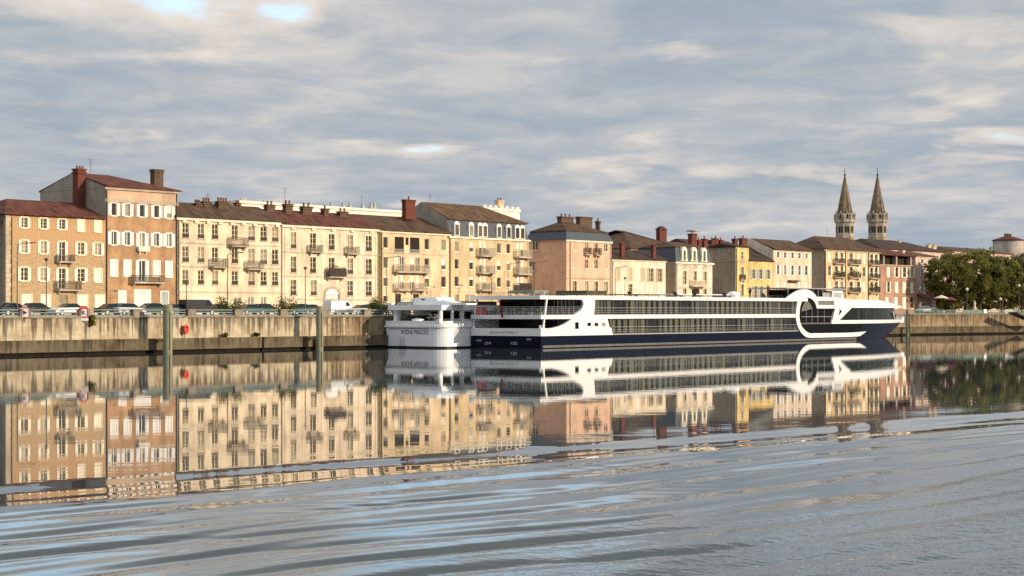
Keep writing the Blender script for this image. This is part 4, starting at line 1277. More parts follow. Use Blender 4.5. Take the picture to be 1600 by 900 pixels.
def quay():
    root = thing('quay_wall', 'long stained stone river wall with a lower ledge along the water', 'wall', W(0, 0, 0), PHI)
    t1, t2 = tq(604, 0), None
    def straight(t0, t1_, prof):
        return MB().prism([(o, z) for o, z in prof], 'x', t0, t1_)
    straight(-90, tq(520, 0), [(0, -2), (0.9, -2), (0.9, 4.22), (0, 4.22)]).build('wall_face', 'quay_wall', root)
    sweep(MB(), [(0, -2), (0.9, -2), (0.9, 4.22), (0, 4.22)], tq(520, 0) + 0.002).build('wall_face', 'quay_wall_old', root)
    sweep(MB(), [(-0.12, 4.223), (0.95, 4.223), (0.95, 4.42), (-0.12, 4.42)]).build('coping', 'coping', root)
    # lower ledge in lengths, broken by narrow recesses
    cuts = [-90.0, tq(408, -1), tq(411.5, -1), tq(487, -1), tq(494, -1)]
    for a, b in ((cuts[0], cuts[1]), (cuts[2], cuts[3])):
        straight(a, b, [(-1.15, 0.33), (-0.003, 0.33), (-0.003, 1.66), (-1.15, 1.72)]).build('ledge', 'quay_ledge', root)
    sweep(MB(), [(-1.15, 0.33), (-0.003, 0.33), (-0.003, 1.66), (-1.15, 1.72)], cuts[4]).build('ledge', 'quay_ledge', root)
    for a, b in ((cuts[0], cuts[1]), (cuts[2], cuts[3])):
        straight(a, b, [(-0.8, -2), (-0.003, -2), (-0.003, 0.327), (-0.8, 0.327)]).build('footing', 'wet_stone', root)
    sweep(MB(), [(-0.8, -2), (-0.003, -2), (-0.003, 0.327), (-0.8, 0.327)], cuts[4]).build('footing', 'wet_stone', root)
    # a row of stone bosses and buttresses
    for px in (6, 86, 178, 262, 335, 405, 472, 536):
        t = tq(px, 0)
        MB().box(t, t + 0.28, -0.06, -0.003, 1.75, 4.2).build('buttress', 'quay_wall', root)
    piers = [38, 130, 212, 297, 370, 441, 506, 571, 634, 696]
    for px in piers:
        t = tq(px, 0.4)
        MB().box(t - 0.62, t + 0.62, -0.05, 0.85, 4.423, 5.14).box(t - 0.7, t + 0.7, -0.12, 0.92, 5.142, 5.26).build('pier', 'coping', root)
    rpiers = [1431, 1468, 1503, 1541, 1568]
    for px in rpiers:
        t = tq(px, 0.4)
        if t > BEND:
            continue
        MB().box(t - 0.5, t + 0.5, -0.05, 0.85, 4.423, 5.14).build('pier', 'coping', root)
    # fences between the piers
    f = thing('rail_fence', 'grey green three rail fence along the top of the left quay wall', 'fence', W(0, 0, 0), PHI)
    ts = [tq(px, 0.4) for px in piers]
    ts = [-40.0] + ts
    for a, b in zip(ts[:-1], ts[1:]):
        mb = MB()
        a, b = a + 0.72, b - 0.72
        for z in (4.52, 4.84, 5.16):
            mb.box(a, b, 0.28, 0.40, z - 0.065, z + 0.065)
        n = max(1, int((b - a) / 2.4))
        for i in range(n + 1):
            x = a + 0.06 + (b - a - 0.12) * i / n
            mb.box(x - 0.05, x + 0.05, 0.402, 0.48, 4.423, 5.22)
        mb.build('rail_panel', 'rail_teal', f)
    f = thing('mesh_fence', 'green panel fence along the top of the right quay wall under the trees', 'fence', W(0, 0, 0), PHI)
    pts = path_pts(0.4, tq(1425, 0.4), BEND + 60)
    for k in range(2):
        a, b = pts[k], pts[k + 1]
        n = int((b - a).length / 3)
        for i in range(n):
            p, q = a.lerp(b, (i + 0.06) / n), a.lerp(b, (i + 0.94) / n)
            mb = MB()
            for z in (4.48, 4.72, 4.96, 5.16):
                mb.cyl((p.x, p.y, z), (q.x, q.y, z), 0.07, n=4)
            mb.cyl((p.x, p.y, 4.42), (p.x, p.y, 5.25), 0.06, n=5)
            mb.build('rail_panel', 'fence_green', f)
    # banners and boards tied to the right fence
    for px0, px1, z0, z1, m, lab in ((1505, 1535, 4.55, 5.2, 'fence_green', 'plain green banner tied to the right hand fence'),
                                     (1537, 1541.5, 4.5, 5.35, 'sign_white', 'small white board on the right hand fence'),
                                     (1570, 1583, 4.45, 5.35, 'shutter_blue', 'pale grey blue banner on the fence above the gangway')):
        t0, t1_ = tq(px0, 0), tq(px1, 0)
        if t0 > BEND:
            pts = path_pts(0.2)
            u = (pts[2] - pts[1]).normalized()
            # intersect the rays with the second stretch of the wall
            def onb(px):
                k = (px - CX) / F
                p = W(pts[1].x, pts[1].y)
                w = Vector((DX * u.x + NX * u.y, DY * u.x + NY * u.y, 0))
                s = (k * p.y - p.x) / (w.x - k * w.y)
                return p + w * s
            a, b = onb(px0), onb(px1)
            c = thing('banner', lab, 'banner', (a.x, a.y, 0), math.atan2(b.y - a.y, b.x - a.x))
            Lb = (b - a).length
        else:
            c = thing('banner', lab, 'banner', W(t0, 0.2, 0), PHI)
            Lb = t1_ - t0
        MB().box(0, Lb, -0.03, 0.0, z0, z1).build('cloth', m, c)
        MB().box(0, 0.06, 0.002, 0.06, z0 - 0.1, z1).box(Lb - 0.06, Lb, 0.002, 0.06, z0 - 0.1, z1).build('batten', 'lamp_metal', c)

    # mooring piles standing in the river
    for px, w, yt, o, lab in ((262, 14.5, 476, -3.0, 'thick round grey green mooring pile, the leftmost of three'), (499.5, 11, 478, -3.0, 'round grey green mooring pile left of the white boat'),
                              (1418, 5.5, 483.5, -2.2, 'slim mooring pile beside the bow of the navy ship')):
        p = W(tq(px, o), o, 0)
        r = w / 2 / F * p.y
        q = thing('mooring_pile', lab, 'mooring pile', p, PHI, 'mooring piles along the quay')
        zt = zy(yt, p.y)
        MB().lathe([(r, -2), (r, zt - 0.06), (r * 0.9, zt)], 20).build('shaft', 'pile', q, smooth=False)
        MB().lathe([(r + 0.05, zt - 0.75), (r + 0.05, zt - 0.6)], 20).build('collar', 'coping', q)
        MB().box(-0.14, 0.14, r, -o - 1.2 if px < 1000 else r + 0.8, 1.35, 1.6).build('strut', 'coping', q)
        fm = MB()
        fm.box(-r * 0.25, r * 0.25, -r - 0.09, -r * 0.8, 0.35, zt - 0.9)
        fm.build('rubbing_strip', 'wet_stone' if px > 1000 else 'pile', q)
    # orange red hanging buoy / life ring post
    p = W(tq(291.5, -0.6), -0.35, 0)
    q = thing('life_buoy', 'orange red life buoy hanging on the quay wall right of the thick pile', 'life buoy', p, PHI)
    zc = zy(514.5, p.y)
    rb = MB()
    n, m_ = 20, 8
    vs, fs = [], []
    for i in range(n):
        for j in range(m_):
            a, b = 2 * PI * i / n, 2 * PI * j / m_
            rr = 0.42 + 0.13 * math.cos(b)
            vs.append((rr * math.cos(a) * 0.66, -0.2 + 0.13 * math.sin(b), zc + rr * math.sin(a) * 1.15))
            fs.append((i * m_ + j, ((i + 1) % n) * m_ + j, ((i + 1) % n) * m_ + (j + 1) % m_, i * m_ + (j + 1) % m_))
    rb.add(vs, fs)
    rb.build('ring', 'orange_red', q, smooth=True)
    MB().box(-0.22, 0.22, -0.05, 0.2, zc - 0.45, zc + 0.45).build('backboard', 'orange_red', q)
    MB().cyl((0, 0.1, 1.7), (0, 0.1, zc - 0.4), 0.05, n=6).build('post', 'lamp_metal', q)
    # river signs
    for px, glyph, lab in ((38.5, 'arrow', 'white river sign with a black arrow pointing right, leftmost on the quay'), (130.5, 'letter', 'white river sign with a red border and a small plate below')):
        p = W(tq(px, -0.2), -0.2, 0)
        q = thing('river_sign', lab, 'sign', p, PHI - 0.75)
        c = zy(488.5, p.y)
        MB().box(-0.52, 0.52, 0.0, 0.05, c - 0.55, c + 0.55).build('panel', 'sign_white', q)
        e = MB()
        bw_ = 0.05 if glyph == 'arrow' else 0.11
        e.box(-0.54, 0.54, -0.02, -0.003, c + 0.55 - bw_, c + 0.57).box(-0.54, 0.54, -0.02, -0.003, c - 0.57, c - 0.55 + bw_)
        e.box(-0.54, -0.52 + bw_, -0.02, -0.003, c - 0.55 + bw_, c + 0.55 - bw_).box(0.52 - bw_, 0.54, -0.02, -0.003, c - 0.55 + bw_, c + 0.55 - bw_)
        e.build('border', 'sign_red', q)
        if glyph == 'arrow':
            MB().prism([(-0.16, c - 0.24), (0.28, c), (-0.16, c + 0.24)], 'y', -0.02, -0.003).build('arrow', 'ink', q)
            MB().prism([(-0.3, c + 0.58), (0.3, c + 0.58), (0.12, c + 0.85), (-0.12, c + 0.85)], 'y', 0.0, 0.04).build('top_board', 'rose_plaster', q)
        else:
            text('letter', 'R', 0.62, 'ink', q, (0, -0.012, c - 0.22), (PI / 2, 0, 0), 1.1, 0.006, 'CENTER')
            MB().prism([(-0.5, c + 0.58), (0.5, c + 0.58), (0.3, c + 0.78), (-0.3, c + 0.78)], 'y', 0.0, 0.04).build('top_board', 'sign_red', q)
            MB().box(-0.55, 0.55, 0.0, 0.04, c - 0.95, c - 0.62).build('plate', 'sign_white', q)
        MB().cyl((0, 0.1, c - 1.1), (0, 0.1, c + 0.5), 0.045, n=6).build('post', 'lamp_metal', q)

    # street: ground sheet, carriageway, kerbs, parking lines (quay coordinates)
    def sheet(name, m, o0, o1, z, t0=-600, t1_=3000, kind='structure'):
        me = MB().add([(t0, o0, z), (t1_, o0, z), (t1_, o1, z), (t0, o1, z)], [(0, 1, 2, 3)]).mesh(name, m)
        return tag(link(name, me, None, W(0, 0, 0), PHI), kind=kind)
    g = MB()
    pts = path_pts(0.9, -600, BEND + 1500)
    g.add([(pts[0].x, pts[0].y, GZ - 0.004), (pts[1].x, pts[1].y, GZ - 0.004), (pts[2].x, pts[2].y, GZ - 0.004), (3000, 3000, GZ - 0.004), (-600, 3000, GZ - 0.004)], [(0, 1, 2, 3, 4)])
    tag(g.build('ground', 'ground', None, W(0, 0, 0), PHI), kind='structure')
    sheet('road', 'asphalt', 7.0, 19.5, GZ, -200, 205)
    lm = MB()
    for k in range(90):
        lm.box(-150 + 4 * k, -148 + 4 * k, 15.1, 15.25, GZ + 0.004, GZ + 0.006)
    tag(lm.build('road_marking', 'paint_white', None, W(0, 0, 0), PHI), kind='structure')
    tag(MB().box(-200, 205, 19.5, 23.9, GZ - 0.003, GZ + 0.12).build('pavement', 'kerb', None, W(0, 0, 0), PHI), kind='structure')

# ------------------------------------------------------------------ cars, lamps, terrace
def make_car(kind):
    P = {'hatchback': ([(-2.05, 0.35), (2.05, 0.35), (2.1, 0.6), (2.0, 0.78), (1.2, 0.95), (-1.9, 1.0), (-2.1, 0.85)], [(-1.85, 0.98), (1.25, 0.94), (0.45, 1.44), (-0.2, 1.50), (-1.3, 1.46)], 4.1),
         'sedan': ([(-2.2, 0.35), (2.2, 0.35), (2.25, 0.6), (2.15, 0.75), (1.2, 0.92), (-1.5, 0.96), (-2.2, 0.92)], [(-1.65, 0.94), (1.2, 0.92), (0.4, 1.36), (-0.2, 1.42), (-0.95, 1.38)], 4.4),
         'van': ([(-2.5, 0.35), (2.5, 0.35), (2.55, 0.7), (2.4, 1.05), (1.8, 1.2), (-2.5, 1.2)], [(-2.5, 1.19), (1.85, 1.19), (1.2, 1.95), (0.9, 2.0), (-2.45, 2.0)], 5.0)}[kind]
    lower, upper, ln = P
    root = link(kind + '_car' if kind != 'van' else 'delivery_van', None)
    MB().prism(lower, 'y', -0.86, 0.86).build('body', 'car_white', root)
    if kind == 'van':
        MB().prism(upper, 'y', -0.85, 0.85).build('cargo_box', 'car_white', root)
        MB().prism([(0.55, 1.25), (1.45, 1.25), (1.0, 1.8), (0.55, 1.8)], 'y', -0.862, 0.862).build('side_window', 'car_glass', root)
        MB().add([(1.84, -0.75, 1.23), (1.84, 0.75, 1.23), (1.28, 0.7, 1.9), (1.28, -0.7, 1.9), (1.80, -0.75, 1.21), (1.80, 0.75, 1.21), (1.24, 0.7, 1.88), (1.24, -0.7, 1.88)],
                 [(0, 1, 2, 3), (7, 6, 5, 4), (0, 4, 5, 1), (1, 5, 6, 2), (2, 6, 7, 3), (3, 7, 4, 0)]).build('windscreen', 'car_glass', root)
    else:
        n = len(upper)
        gv = [(x, s * (0.80 if z < 1.1 else 0.66), z) for s in (-1, 1) for x, z in upper]
        MB().add(gv, [tuple(range(n)), tuple(range(2 * n - 1, n - 1, -1))] + [(j, n + j, n + (j + 1) % n, (j + 1) % n) for j in range(n)]).build('windows', 'car_glass', root)
        top = [p for p in upper if p[1] > 1.2]
        rv = [(x * 0.97, s * 0.665, z + dz) for dz in (0.0, 0.035) for s in (-1, 1) for x, z in top]
        k = len(top)
        fs = []
        for b_ in (0, 2 * k):
            for j in range(k - 1):
                fs.append((b_ + j, b_ + j + 1, b_ + k + j + 1, b_ + k + j))
        ring = list(range(k)) + list(range(2 * k - 1, k - 1, -1))
        for j in range(2 * k):
            a, c = ring[j], ring[(j + 1) % (2 * k)]
            fs.append((a, c, c + 2 * k, a + 2 * k))
        MB().add(rv, fs).build('roof', 'car_white', root)
    for sx in (-1, 1):
        for sy in (-1, 1):
            w = MB().cyl((sx * ln * 0.31, sy * 0.70, 0.32), (sx * ln * 0.31, sy * 0.88, 0.32), 0.32, n=16).build('wheel', 'tyre', root)
            MB().cyl((sx * ln * 0.31, sy * 0.881, 0.32), (sx * ln * 0.31, sy * 0.893, 0.32), 0.19, n=10).build('rim', 'steel', w)
    for sy in (-1, 1):
        MB().box(ln * 0.49, ln * 0.49 + 0.06, sy * 0.62 - 0.18, sy * 0.62 + 0.18, 0.62, 0.74).build('headlight', 'lamp_white', root)
        MB().box(-ln * 0.5 - 0.03, -ln * 0.5 + 0.03, sy * 0.65 - 0.12, sy * 0.65 + 0.12, 0.72, 0.86).build('tail_light', 'sign_red', root)
    return root
def recolour(root, m, parts=('body', 'roof', 'cargo_box')):
    for ch in root.children:
        base = ch.name.split('.')[0]
        if base in parts and ch.data and ch.material_slots:
            ch.material_slots[0].link = 'OBJECT'
            ch.material_slots[0].material = M[m]
def cars():
    proto = {k: make_car(k) for k in ('hatchback', 'sedan', 'van')}
    used = set()
    spec = [(6, 10, 'hatchback', 'car_teal', 'dark teal hatchback at the left end of the parking row'),
            (22, 9, 'sedan', 'car_navy', 'navy saloon car left of the arrow sign'),
            (58, 13, 'hatchback', 'car_black', 'black hatchback parked between the two river signs'),
            (106, 9, 'sedan', 'car_white', 'white saloon car with a dark roof below the stone house balcony'),
            (176, 9, 'sedan', 'car_black', 'black saloon car below the left end of the brick house'),
            (200, 8.0, 'hatchback', 'car_silver', 'silver hatchback in front of the white garage door'),
            (234, 10, 'hatchback', 'car_green', 'dark green hatchback right of the silver hatchback'),
            (276, 10, 'sedan', 'car_grey', 'grey saloon car just right of the thick mooring pile'),
            (310, 9, 'van', 'car_black', 'black van below the left bays of the cream house'),
            (338, 10, 'sedan', 'car_navy', 'navy saloon car between the black van and the spreading shrub'),
            (392, 10, 'sedan', 'car_teal', 'long dark teal saloon car right of the spreading shrub'),
            (414, 10.5, 'hatchback', 'car_green', 'dark green hatchback left of the low yellowish shrub'),
            (464, 10, 'hatchback', 'car_teal', 'dark teal hatchback right of the low yellowish shrub'),
            (487, 10, 'sedan', 'car_grey', 'grey saloon car left of the arched doorway'),
            (530, 14, 'van', 'car_white', 'white van parked in front of the arched doorway'),
            (564, 10, 'sedan', 'car_silver', 'silver saloon car right of the white van'),
            (580, 13, 'hatchback', 'car_navy', 'navy hatchback beside the dense dark green shrub'),
            (612, 9, 'hatchback', 'car_green', 'dark green hatchback just above the white boat bow rail'),
            (1443, 9, 'hatchback', 'car_silver', 'silver hatchback under the red awning of the rose house'),
            (1456, 10, 'sedan', 'car_brown', 'brown saloon car beside the big green tree')]
    for i, (px, o, k, m, lab) in enumerate(spec):
        c = proto[k] if k not in used else copy_tree(proto[k])
        used.add(k)
        c.location = W(tq(px, o), o, GZ + 0.003)
        c.rotation_euler = (0, 0, PHI + (PI if i % 3 == 0 else 0) + R.uniform(-0.05, 0.05))
        tag(c, lab, 'van' if k == 'van' else 'car', 'vehicles parked on the quay')
        recolour(c, m)
        if i == 3:
            recolour(c, 'car_black', ('roof',))

def lamps():
    def lamp(px, o, ytop, kind, lab, dirn=1):
        p = W(tq(px, o), o, GZ)
        h = zy(ytop, p.y) - GZ
        root = thing('street_lamp', lab, 'street lamp', p, 0.15, 'street lamps along the quay')
        MB().lathe([(0.14, 0), (0.13, 0.7), (0.075, 0.75), (0.05, h)], 8).build('pole', 'lamp_metal', root)
        if kind == 'arm':
            a = MB()
            pr = None
            for k in range(7):
                th = PI / 2 * k / 6
                q = (dirn * (1.4 * (1 - math.cos(th))), 0, h - 0.02 + 0.35 * math.sin(th))
                if pr:
                    a.cyl(pr, q, 0.045, n=6)
                pr = q
            a.build('arm', 'lamp_metal', root)
            MB().prism([(dirn * 1.35, h + 0.27), (dirn * 2.15, h + 0.36), (dirn * 2.1, h + 0.46), (dirn * 1.4, h + 0.42)], 'y', -0.14, 0.14).build('lamp_head', 'lamp_metal', root)
        elif kind == 'top':
            MB().cyl((0, 0, h), (0, 0, h + 0.08), 0.09, n=8).build('collar', 'lamp_metal', root)
            MB().lathe([(0.10, h + 0.08), (0.26, h + 0.3), (0.30, h + 0.34), (0.05, h + 0.5)], 8).build('lamp_head', 'lamp_metal', root)
        else:
            MB().cyl((0, 0, h), (0, 0, h + 0.06), 0.07, n=8).build('collar', 'lamp_metal', root)
            MB().lathe([(0.12, h + 0.06), (0.34, h + 0.3), (0.34, h + 0.55), (0.12, h + 0.8)], 10).build('lamp_head', 'lamp_white', root)
        return root
    for a in ((27, 8, 384, 'arm', 'tall curved arm lamp before the left corner of the stone house'),
              (72.5, 8, 409, 'top', 'slim post top lamp before the second window bay of the stone house'),
              (291.5, 12, 446, 'top', 'short post lamp before the left end of the seven bay house'),
              (355.5, 8, 399, 'arm', 'tall curved arm lamp above the spreading shrub'),
              (477, 8, 422, 'top', 'slim post top lamp before the five bay house'),
              (603.5, 10, 405, 'arm', 'curved arm lamp before the pale ochre house'),
              (768, 14, 431, 'top', 'slim post lamp before the mansard house, left of the arm lamp'),
              (794, 12, 414, 'arm', 'curved arm lamp before the right half of the mansard house'),
              (835, 12, 412, 'arm', 'curved arm lamp before the blank salmon side wall'),
              (961, 14, 420, 'arm', 'curved arm lamp before the left end of the ivory house'),
              (976.5, 14, 437, 'top', 'slim post lamp before the ivory house doorway'),
              (1115, 14, 444, 'arm', 'curved arm lamp before the blank tan wall'),
              (1511, 7, 455, 'globe', 'white headed lamp before the dark tree crowns, leftmost on the right bank'),
              (1563, 8, 470, 'globe', 'short lamp post below the yellow green tree'),
              (1592, 6, 449, 'globe', 'tall pale lamp post at the right edge of the picture')):
        lamp(*a)
    # cafe terrace under the trees
    for px, o, y, m, lab in ((1471, 9, 461, 'parasol_cream', 'cream cafe parasol under the left tree'), (1485, 10, 464, 'parasol_red', 'dark red cafe parasol right of the cream one'),
                             (1548, 13, 467, 'parasol_cream', 'cream cafe parasol deep under the middle tree')):
        p = W(tq(px, o), o, GZ)
        h = zy(y, p.y) - GZ
        r = thing('parasol', lab, 'parasol', p, 0.2, 'parasols of the cafe terrace')
        MB().lathe([(0.3, 0), (0.3, 0.08), (0.04, 0.1), (0.04, h)], 8).build('pole', 'lamp_metal', r)
        MB().lathe([(1.7, h - 0.75), (1.72, h - 0.65), (0.06, h)], 8).build('canopy', m, r)
    # pale statue on a plinth
    p = W(tq(1523, 9), 9, GZ)
    r = thing('statue', 'small pale statue on a plinth below the tallest tree', 'statue', p, 0.5)
    MB().lathe([(0.5, 0), (0.5, 0.2), (0.38, 0.25), (0.38, 1.0), (0.48, 1.05), (0.48, 1.15)], 8).build('plinth', 'trim_cream', r)
    MB().lathe([(0.3, 1.153), (0.26, 1.5), (0.2, 1.9), (0.28, 2.2), (0.24, 2.45), (0.09, 2.52), (0.14, 2.65), (0.13, 2.8), (0.03, 2.88)], 12).build('figure', 'trim_cream', r, smooth=True)
    # gangway down to the water at the right edge
    k = (1588 - CX) / F
    Y = 360.0
    p = Vector((k * Y, Y, 0))
    r = thing('gangway', 'dark sloping gangway leading down from the quay at the right edge', 'gangway', p, math.atan2(0.587, 0.81))
    MB().prism([(-1.2, 4.45), (8.0, 1.9), (8.0, 2.25), (-1.2, 4.75)], 'y', -1.2, 1.2).build('ramp', 'iron', r)
    
    mb = MB()
    for i in range(8):
        x = -1 + 8.8 * i / 8
        z = 4.65 - 2.45 * (x + 1) / 9
        mb.box(x, x + 0.08, -1.25, -1.203, z - 0.2, z + 1.0)
    mb.build('handrail', 'lamp_metal', r)

# ------------------------------------------------------------------ the large river ship
def ship():
    BM = 11.0
    S0 = W(tq(845, -22.3), -22.3)
    E0 = W(tq(1381, -20.6), -20.6)
    ax = Vector((E0.x - S0.x, E0.y - S0.y, 0)).normalized()
    bx = Vector((-ax.y, ax.x, 0))
    ang = math.atan2(ax.y, ax.x)
    def up(px, v=0.0):
        k = (px - CX) / F
        return (k * (S0.y + v * bx.y) - S0.x - v * bx.x) / (ax.x - k * ax.y)
    def Yat(u, v=0.0):
        return S0.y + u * ax.y + v * bx.y
    us = up(1338)
    utw, utd = up(1383, BM / 2), up(1411, BM / 2)
    def tip(z):
        return utw + (utd - utw) * min(1.0, max(0.0, z / 3.2)) if z <= 3.3 else utd - (z - 3.3) * 0.9
    def side(u, z):
        if u <= us:
            return 0.0
        f = min(1.0, (u - us) / (tip(z) - us))
        return BM / 2 * f ** 2.0
    def uz(px, y, v=None):
        vv = 0.0 if v is None else v
        for _ in range(12):
            u = up(px, vv)
            z = zy(y, Yat(u, vv))
            if v is None:
                vv = 0.5 * vv + 0.5 * side(u, z)
        return u, z
    P = lambda l: [uz(x, y, 0.0) for x, y in l]
    root = thing('river_cruise_ship', 'long white and navy river cruise ship with two rows of cabin windows', 'ship', (S0.x, S0.y, 0), ang)
    usk = None
    k = (736 - CX) / F            # far stern corner
    usk = up(736, BM)
    Z = lambda y: uz(900, y, 0.0)[1]
    zt, zt0 = Z(462.3), Z(468.0)
    zd1, zd0 = Z(491.8), Z(498.3)
    zb1, zb0 = Z(512.5), Z(524.3)
    zl0 = Z(522.5)

    def strip(us_, zlo, zhi, off, th, mb, both=2):
        rows = []
        for u in us_:
            a, b = zlo(u) if callable(zlo) else zlo, zhi(u) if callable(zhi) else zhi
            rows.append((u, a, b, side(u, a) - off, side(u, b) - off))
        for mir in ((False, True) if both == 2 else (both,)):
            f = (lambda v: BM - v) if mir else (lambda v: v)
            for r0, r1 in zip(rows[:-1], rows[1:]):
                vs = []
                for r in (r0, r1):
                    vs += [(r[0], f(r[3]), r[1]), (r[0], f(r[4]), r[2]), (r[0], f(r[4] + th), r[2]), (r[0], f(r[3] + th), r[1])]
                mb.add(vs, [(0, 1, 5, 4), (1, 2, 6, 5), (2, 3, 7, 6), (3, 0, 4, 7)])
            for r, fl in ((rows[0], 0), (rows[-1], 1)):
                mb.add([(r[0], f(r[3]), r[1]), (r[0], f(r[4]), r[2]), (r[0], f(r[4] + th), r[2]), (r[0], f(r[3] + th), r[1])], [(0, 1, 2, 3)])
        return mb
    def lin(a, b, n=24):
        return [a + (b - a) * i / n for i in range(n + 1)]

    # --- hull lofted from the stern to the raked bow
    st = [0.0, 2.0] + lin(6, us, 8) + lin(us + 1, utd, 26)
    levels = [-1.0, 0.0, 0.6, zb0 - 0.004]
    def hull(levels_, ul):
        mb = MB()
        rows = []
        for i, u in enumerate(ul):
            row = []
            for z in levels_:
                uu = min(u, tip(z))
                sk = usk if i == 0 else 0.0
                row.append((uu, side(uu, z), z))
            for z in reversed(levels_):
                uu = min(u, tip(z))
                row.append((uu + (usk if i == 0 else 0), BM - side(uu, z), z))
            rows.append(row)
        n = len(rows[0])
        vs = [p for r in rows for p in r]
        fs = [(i * n + j, (i + 1) * n + j, (i + 1) * n + (j + 1) % n, i * n + (j + 1) % n) for i in range(len(rows) - 1) for j in range(n)]
        fs.append(tuple(range(n)))
        fs.append(tuple((len(rows) - 1) * n + j for j in range(n - 1, -1, -1)))
        return mb.add(vs, fs)
    hull(levels, st).build('hull', 'navy', root)
    ub = up(1346)
    bowst = [ub] + lin(ub + 0.5, utd, 24)
    zw0, zw1 = uz(1340, 505.5)[1], uz(1340, 500)[1]
    def hull2(lv, ul, name, m):
        mb = MB()
        rows = []
        for u in ul:
            row = [(min(u, tip(z)), side(min(u, tip(z)), z), z) for z in lv]
            row += [(p[0], BM - p[1], p[2]) for p in reversed(row)]
            rows.append(row)
        n = len(rows[0])
        vs = [p for r in rows for p in r]
        fs = [(i * n + j, (i + 1) * n + j, (i + 1) * n + (j + 1) % n, i * n + (j + 1) % n) for i in range(len(rows) - 1) for j in range(n)]
        fs += [tuple(range(n)), tuple((len(rows) - 1) * n + j for j in range(n - 1, -1, -1))]
        return mb.add(vs, fs).build(name, m, root)
    hull2([zb0 - 0.003, 2.2, zw0 - 0.003], bowst, 'bow', 'navy')
    # white sheer line with raised tip
    wl = MB()
    u0w = up(1299)
    strip(lin(u0w, utd - 0.05, 40), lambda u: zw0, lambda u: zw1 + max(0, (u - utd + 2.2)) * 0.25, 0.05, 0.3, wl)
    wl.build('sheer_band', 'ship_white', root)
    # grey boot stripe just above the water
    for far in (False, True):
        bs = MB()
        strip(lin(up(848), us, 12), 0.10, 0.40, 0.03, 0.1, bs, far)
        bs.build('boot_stripe', 'boot_grey', root)

    # --- inner block
    uA, uR = 4.0, up(1250)
    core = MB().box(uA, uR, 0.75, BM - 0.75, zb0 + 0.002, zt0 + 0.05)
    core.build('cabin_block', 'cabin_wall', root)
    hull2([zb0 + 0.004, zw1, zt0 - 0.3], [uR + 0.05] + lin(uR + 1, tip(5) - 2.5, 14), 'forward_block', 'ship_black') if False else None

    # --- decks with their white edges
    def deck(z0, z1, u1, name, over=0.0, m='ship_white'):
        poly = [(-over, -0.03), (u1, -0.03), (u1, BM + 0.03), (usk - over, BM + 0.03)]
        return MB().prism(poly, 'z', z0, z1).build(name, m, root)
    sun = deck(zt0, zt, up(1262), 'sun_deck', 0.2)
    deck(zd0, zd1, up(1246), 'upper_deck', 0.0)
    # stern bulwark: solid white band wrapping the stern, then along the side to the slanted end
    e1, e2 = up(952), up(957.5)
    poly = [(0.0, zb0), (e2, zb0), (e2 - (e2 - e1) * 0.5, zb1), (0.0, zb1)]
    bw = MB().prism(poly, 'y', -0.03, 0.7)
    bw.prism(poly, 'y', BM - 0.7, BM + 0.03)
    bw.prism([(-0.02, -0.028), (0.35, -0.028), (usk + 0.35, BM + 0.028), (usk - 0.02, BM + 0.028)], 'z', zb0 + 0.002, zb1 - 0.003)
    bw.build('bulwark', 'ship_white', root)
    MB().box(0.4, uA, 0.72, BM - 0.72, zb0 + 0.002, zb0 + 0.25).build('aft_deck', 'ship_grey', root)

    # --- white side panels with the curved cut-outs
    for mir in (0, 1):
        g = (lambda a, b: (a, b)) if not mir else (lambda a, b: (BM - b, BM - a))
        pan = MB()
        low = P([(862, 512.4), (872, 510.5), (881, 506.8), (888, 502.2), (892.5, 498.4)])
        low = [(u, min(z, zd0 - 0.004)) for u, z in low]
        a0, a1 = g(-0.035, 0.6)
        pan.prism([(low[0][0], zb1 + 0.003)] + low[1:] + [(up(949), zd0 - 0.003), (up(952.3), zb1 + 0.003)], 'y', a0, a1)
        upr = P([(896, 491.2), (901, 489), (906.5, 485.5), (910, 481), (911.5, 476), (911, 471.5), (908.5, 468.2)])
        pan.prism([(upr[0][0], zd1 + 0.003)] + upr[1:-1] + [(upr[-1][0], zt0 - 0.003), (up(929.8), zt0 - 0.003), (up(928), zd1 + 0.003)], 'y', a0 - 0.002, a1 + 0.002)
        pan.build('side_panel', 'ship_white', root)
    # aft lounge glazing
    g = MB()
    g.box(uA - 0.02, up(915), 0.4, 0.6, zd1 + 0.003, zt0 - 0.003).box(uA + 0.0, up(900), 0.4, 0.6, zb1 - 0.5, zd0 - 0.003)
    g.box(uA - 0.3, uA - 0.05, 0.6, BM - 0.6, zd1 + 0.003, zt0 - 0.003).box(uA - 0.3, uA - 0.05, 0.6, BM - 0.6, zb0 + 0.26, zd0 - 0.003)
    lo = g.build('lounge_window', 'ship_black', root)
    fb = MB()
    for i in range(7):
        v = 0.7 + (BM - 1.4) * i / 6
        fb.box(uA - 0.36, uA - 0.31, v - 0.05, v + 0.05, zd1 + 0.003, zt0 - 0.003)
    for i in range(5):
        u = uA + (up(905) - uA) * i / 5
        fb.box(u, u + 0.1, 0.36, 0.39, zd1 + 0.003, zt0 - 0.003)
    fb.build('mullion', 'frame_dark', lo)
    # furniture hints on the aft deck
    TM = MB().lathe([(0.3, 0), (0.05, 0.06), (0.05, 0.7), (0.45, 0.72), (0.45, 0.76)], 10).mesh('deck_table', 'ship_grey')
    CM = MB().box(-0.25, 0.25, -0.25, 0.25, 0.38, 0.45).mesh('seat', 'cabin_wall')
    CB = MB().box(0.2, 0.27, -0.25, 0.25, 0.451, 0.95).mesh('backrest', 'cabin_wall')
    CL = MB().box(-0.22, -0.18, -0.22, -0.18, 0, 0.378).mesh('leg', 'steel')
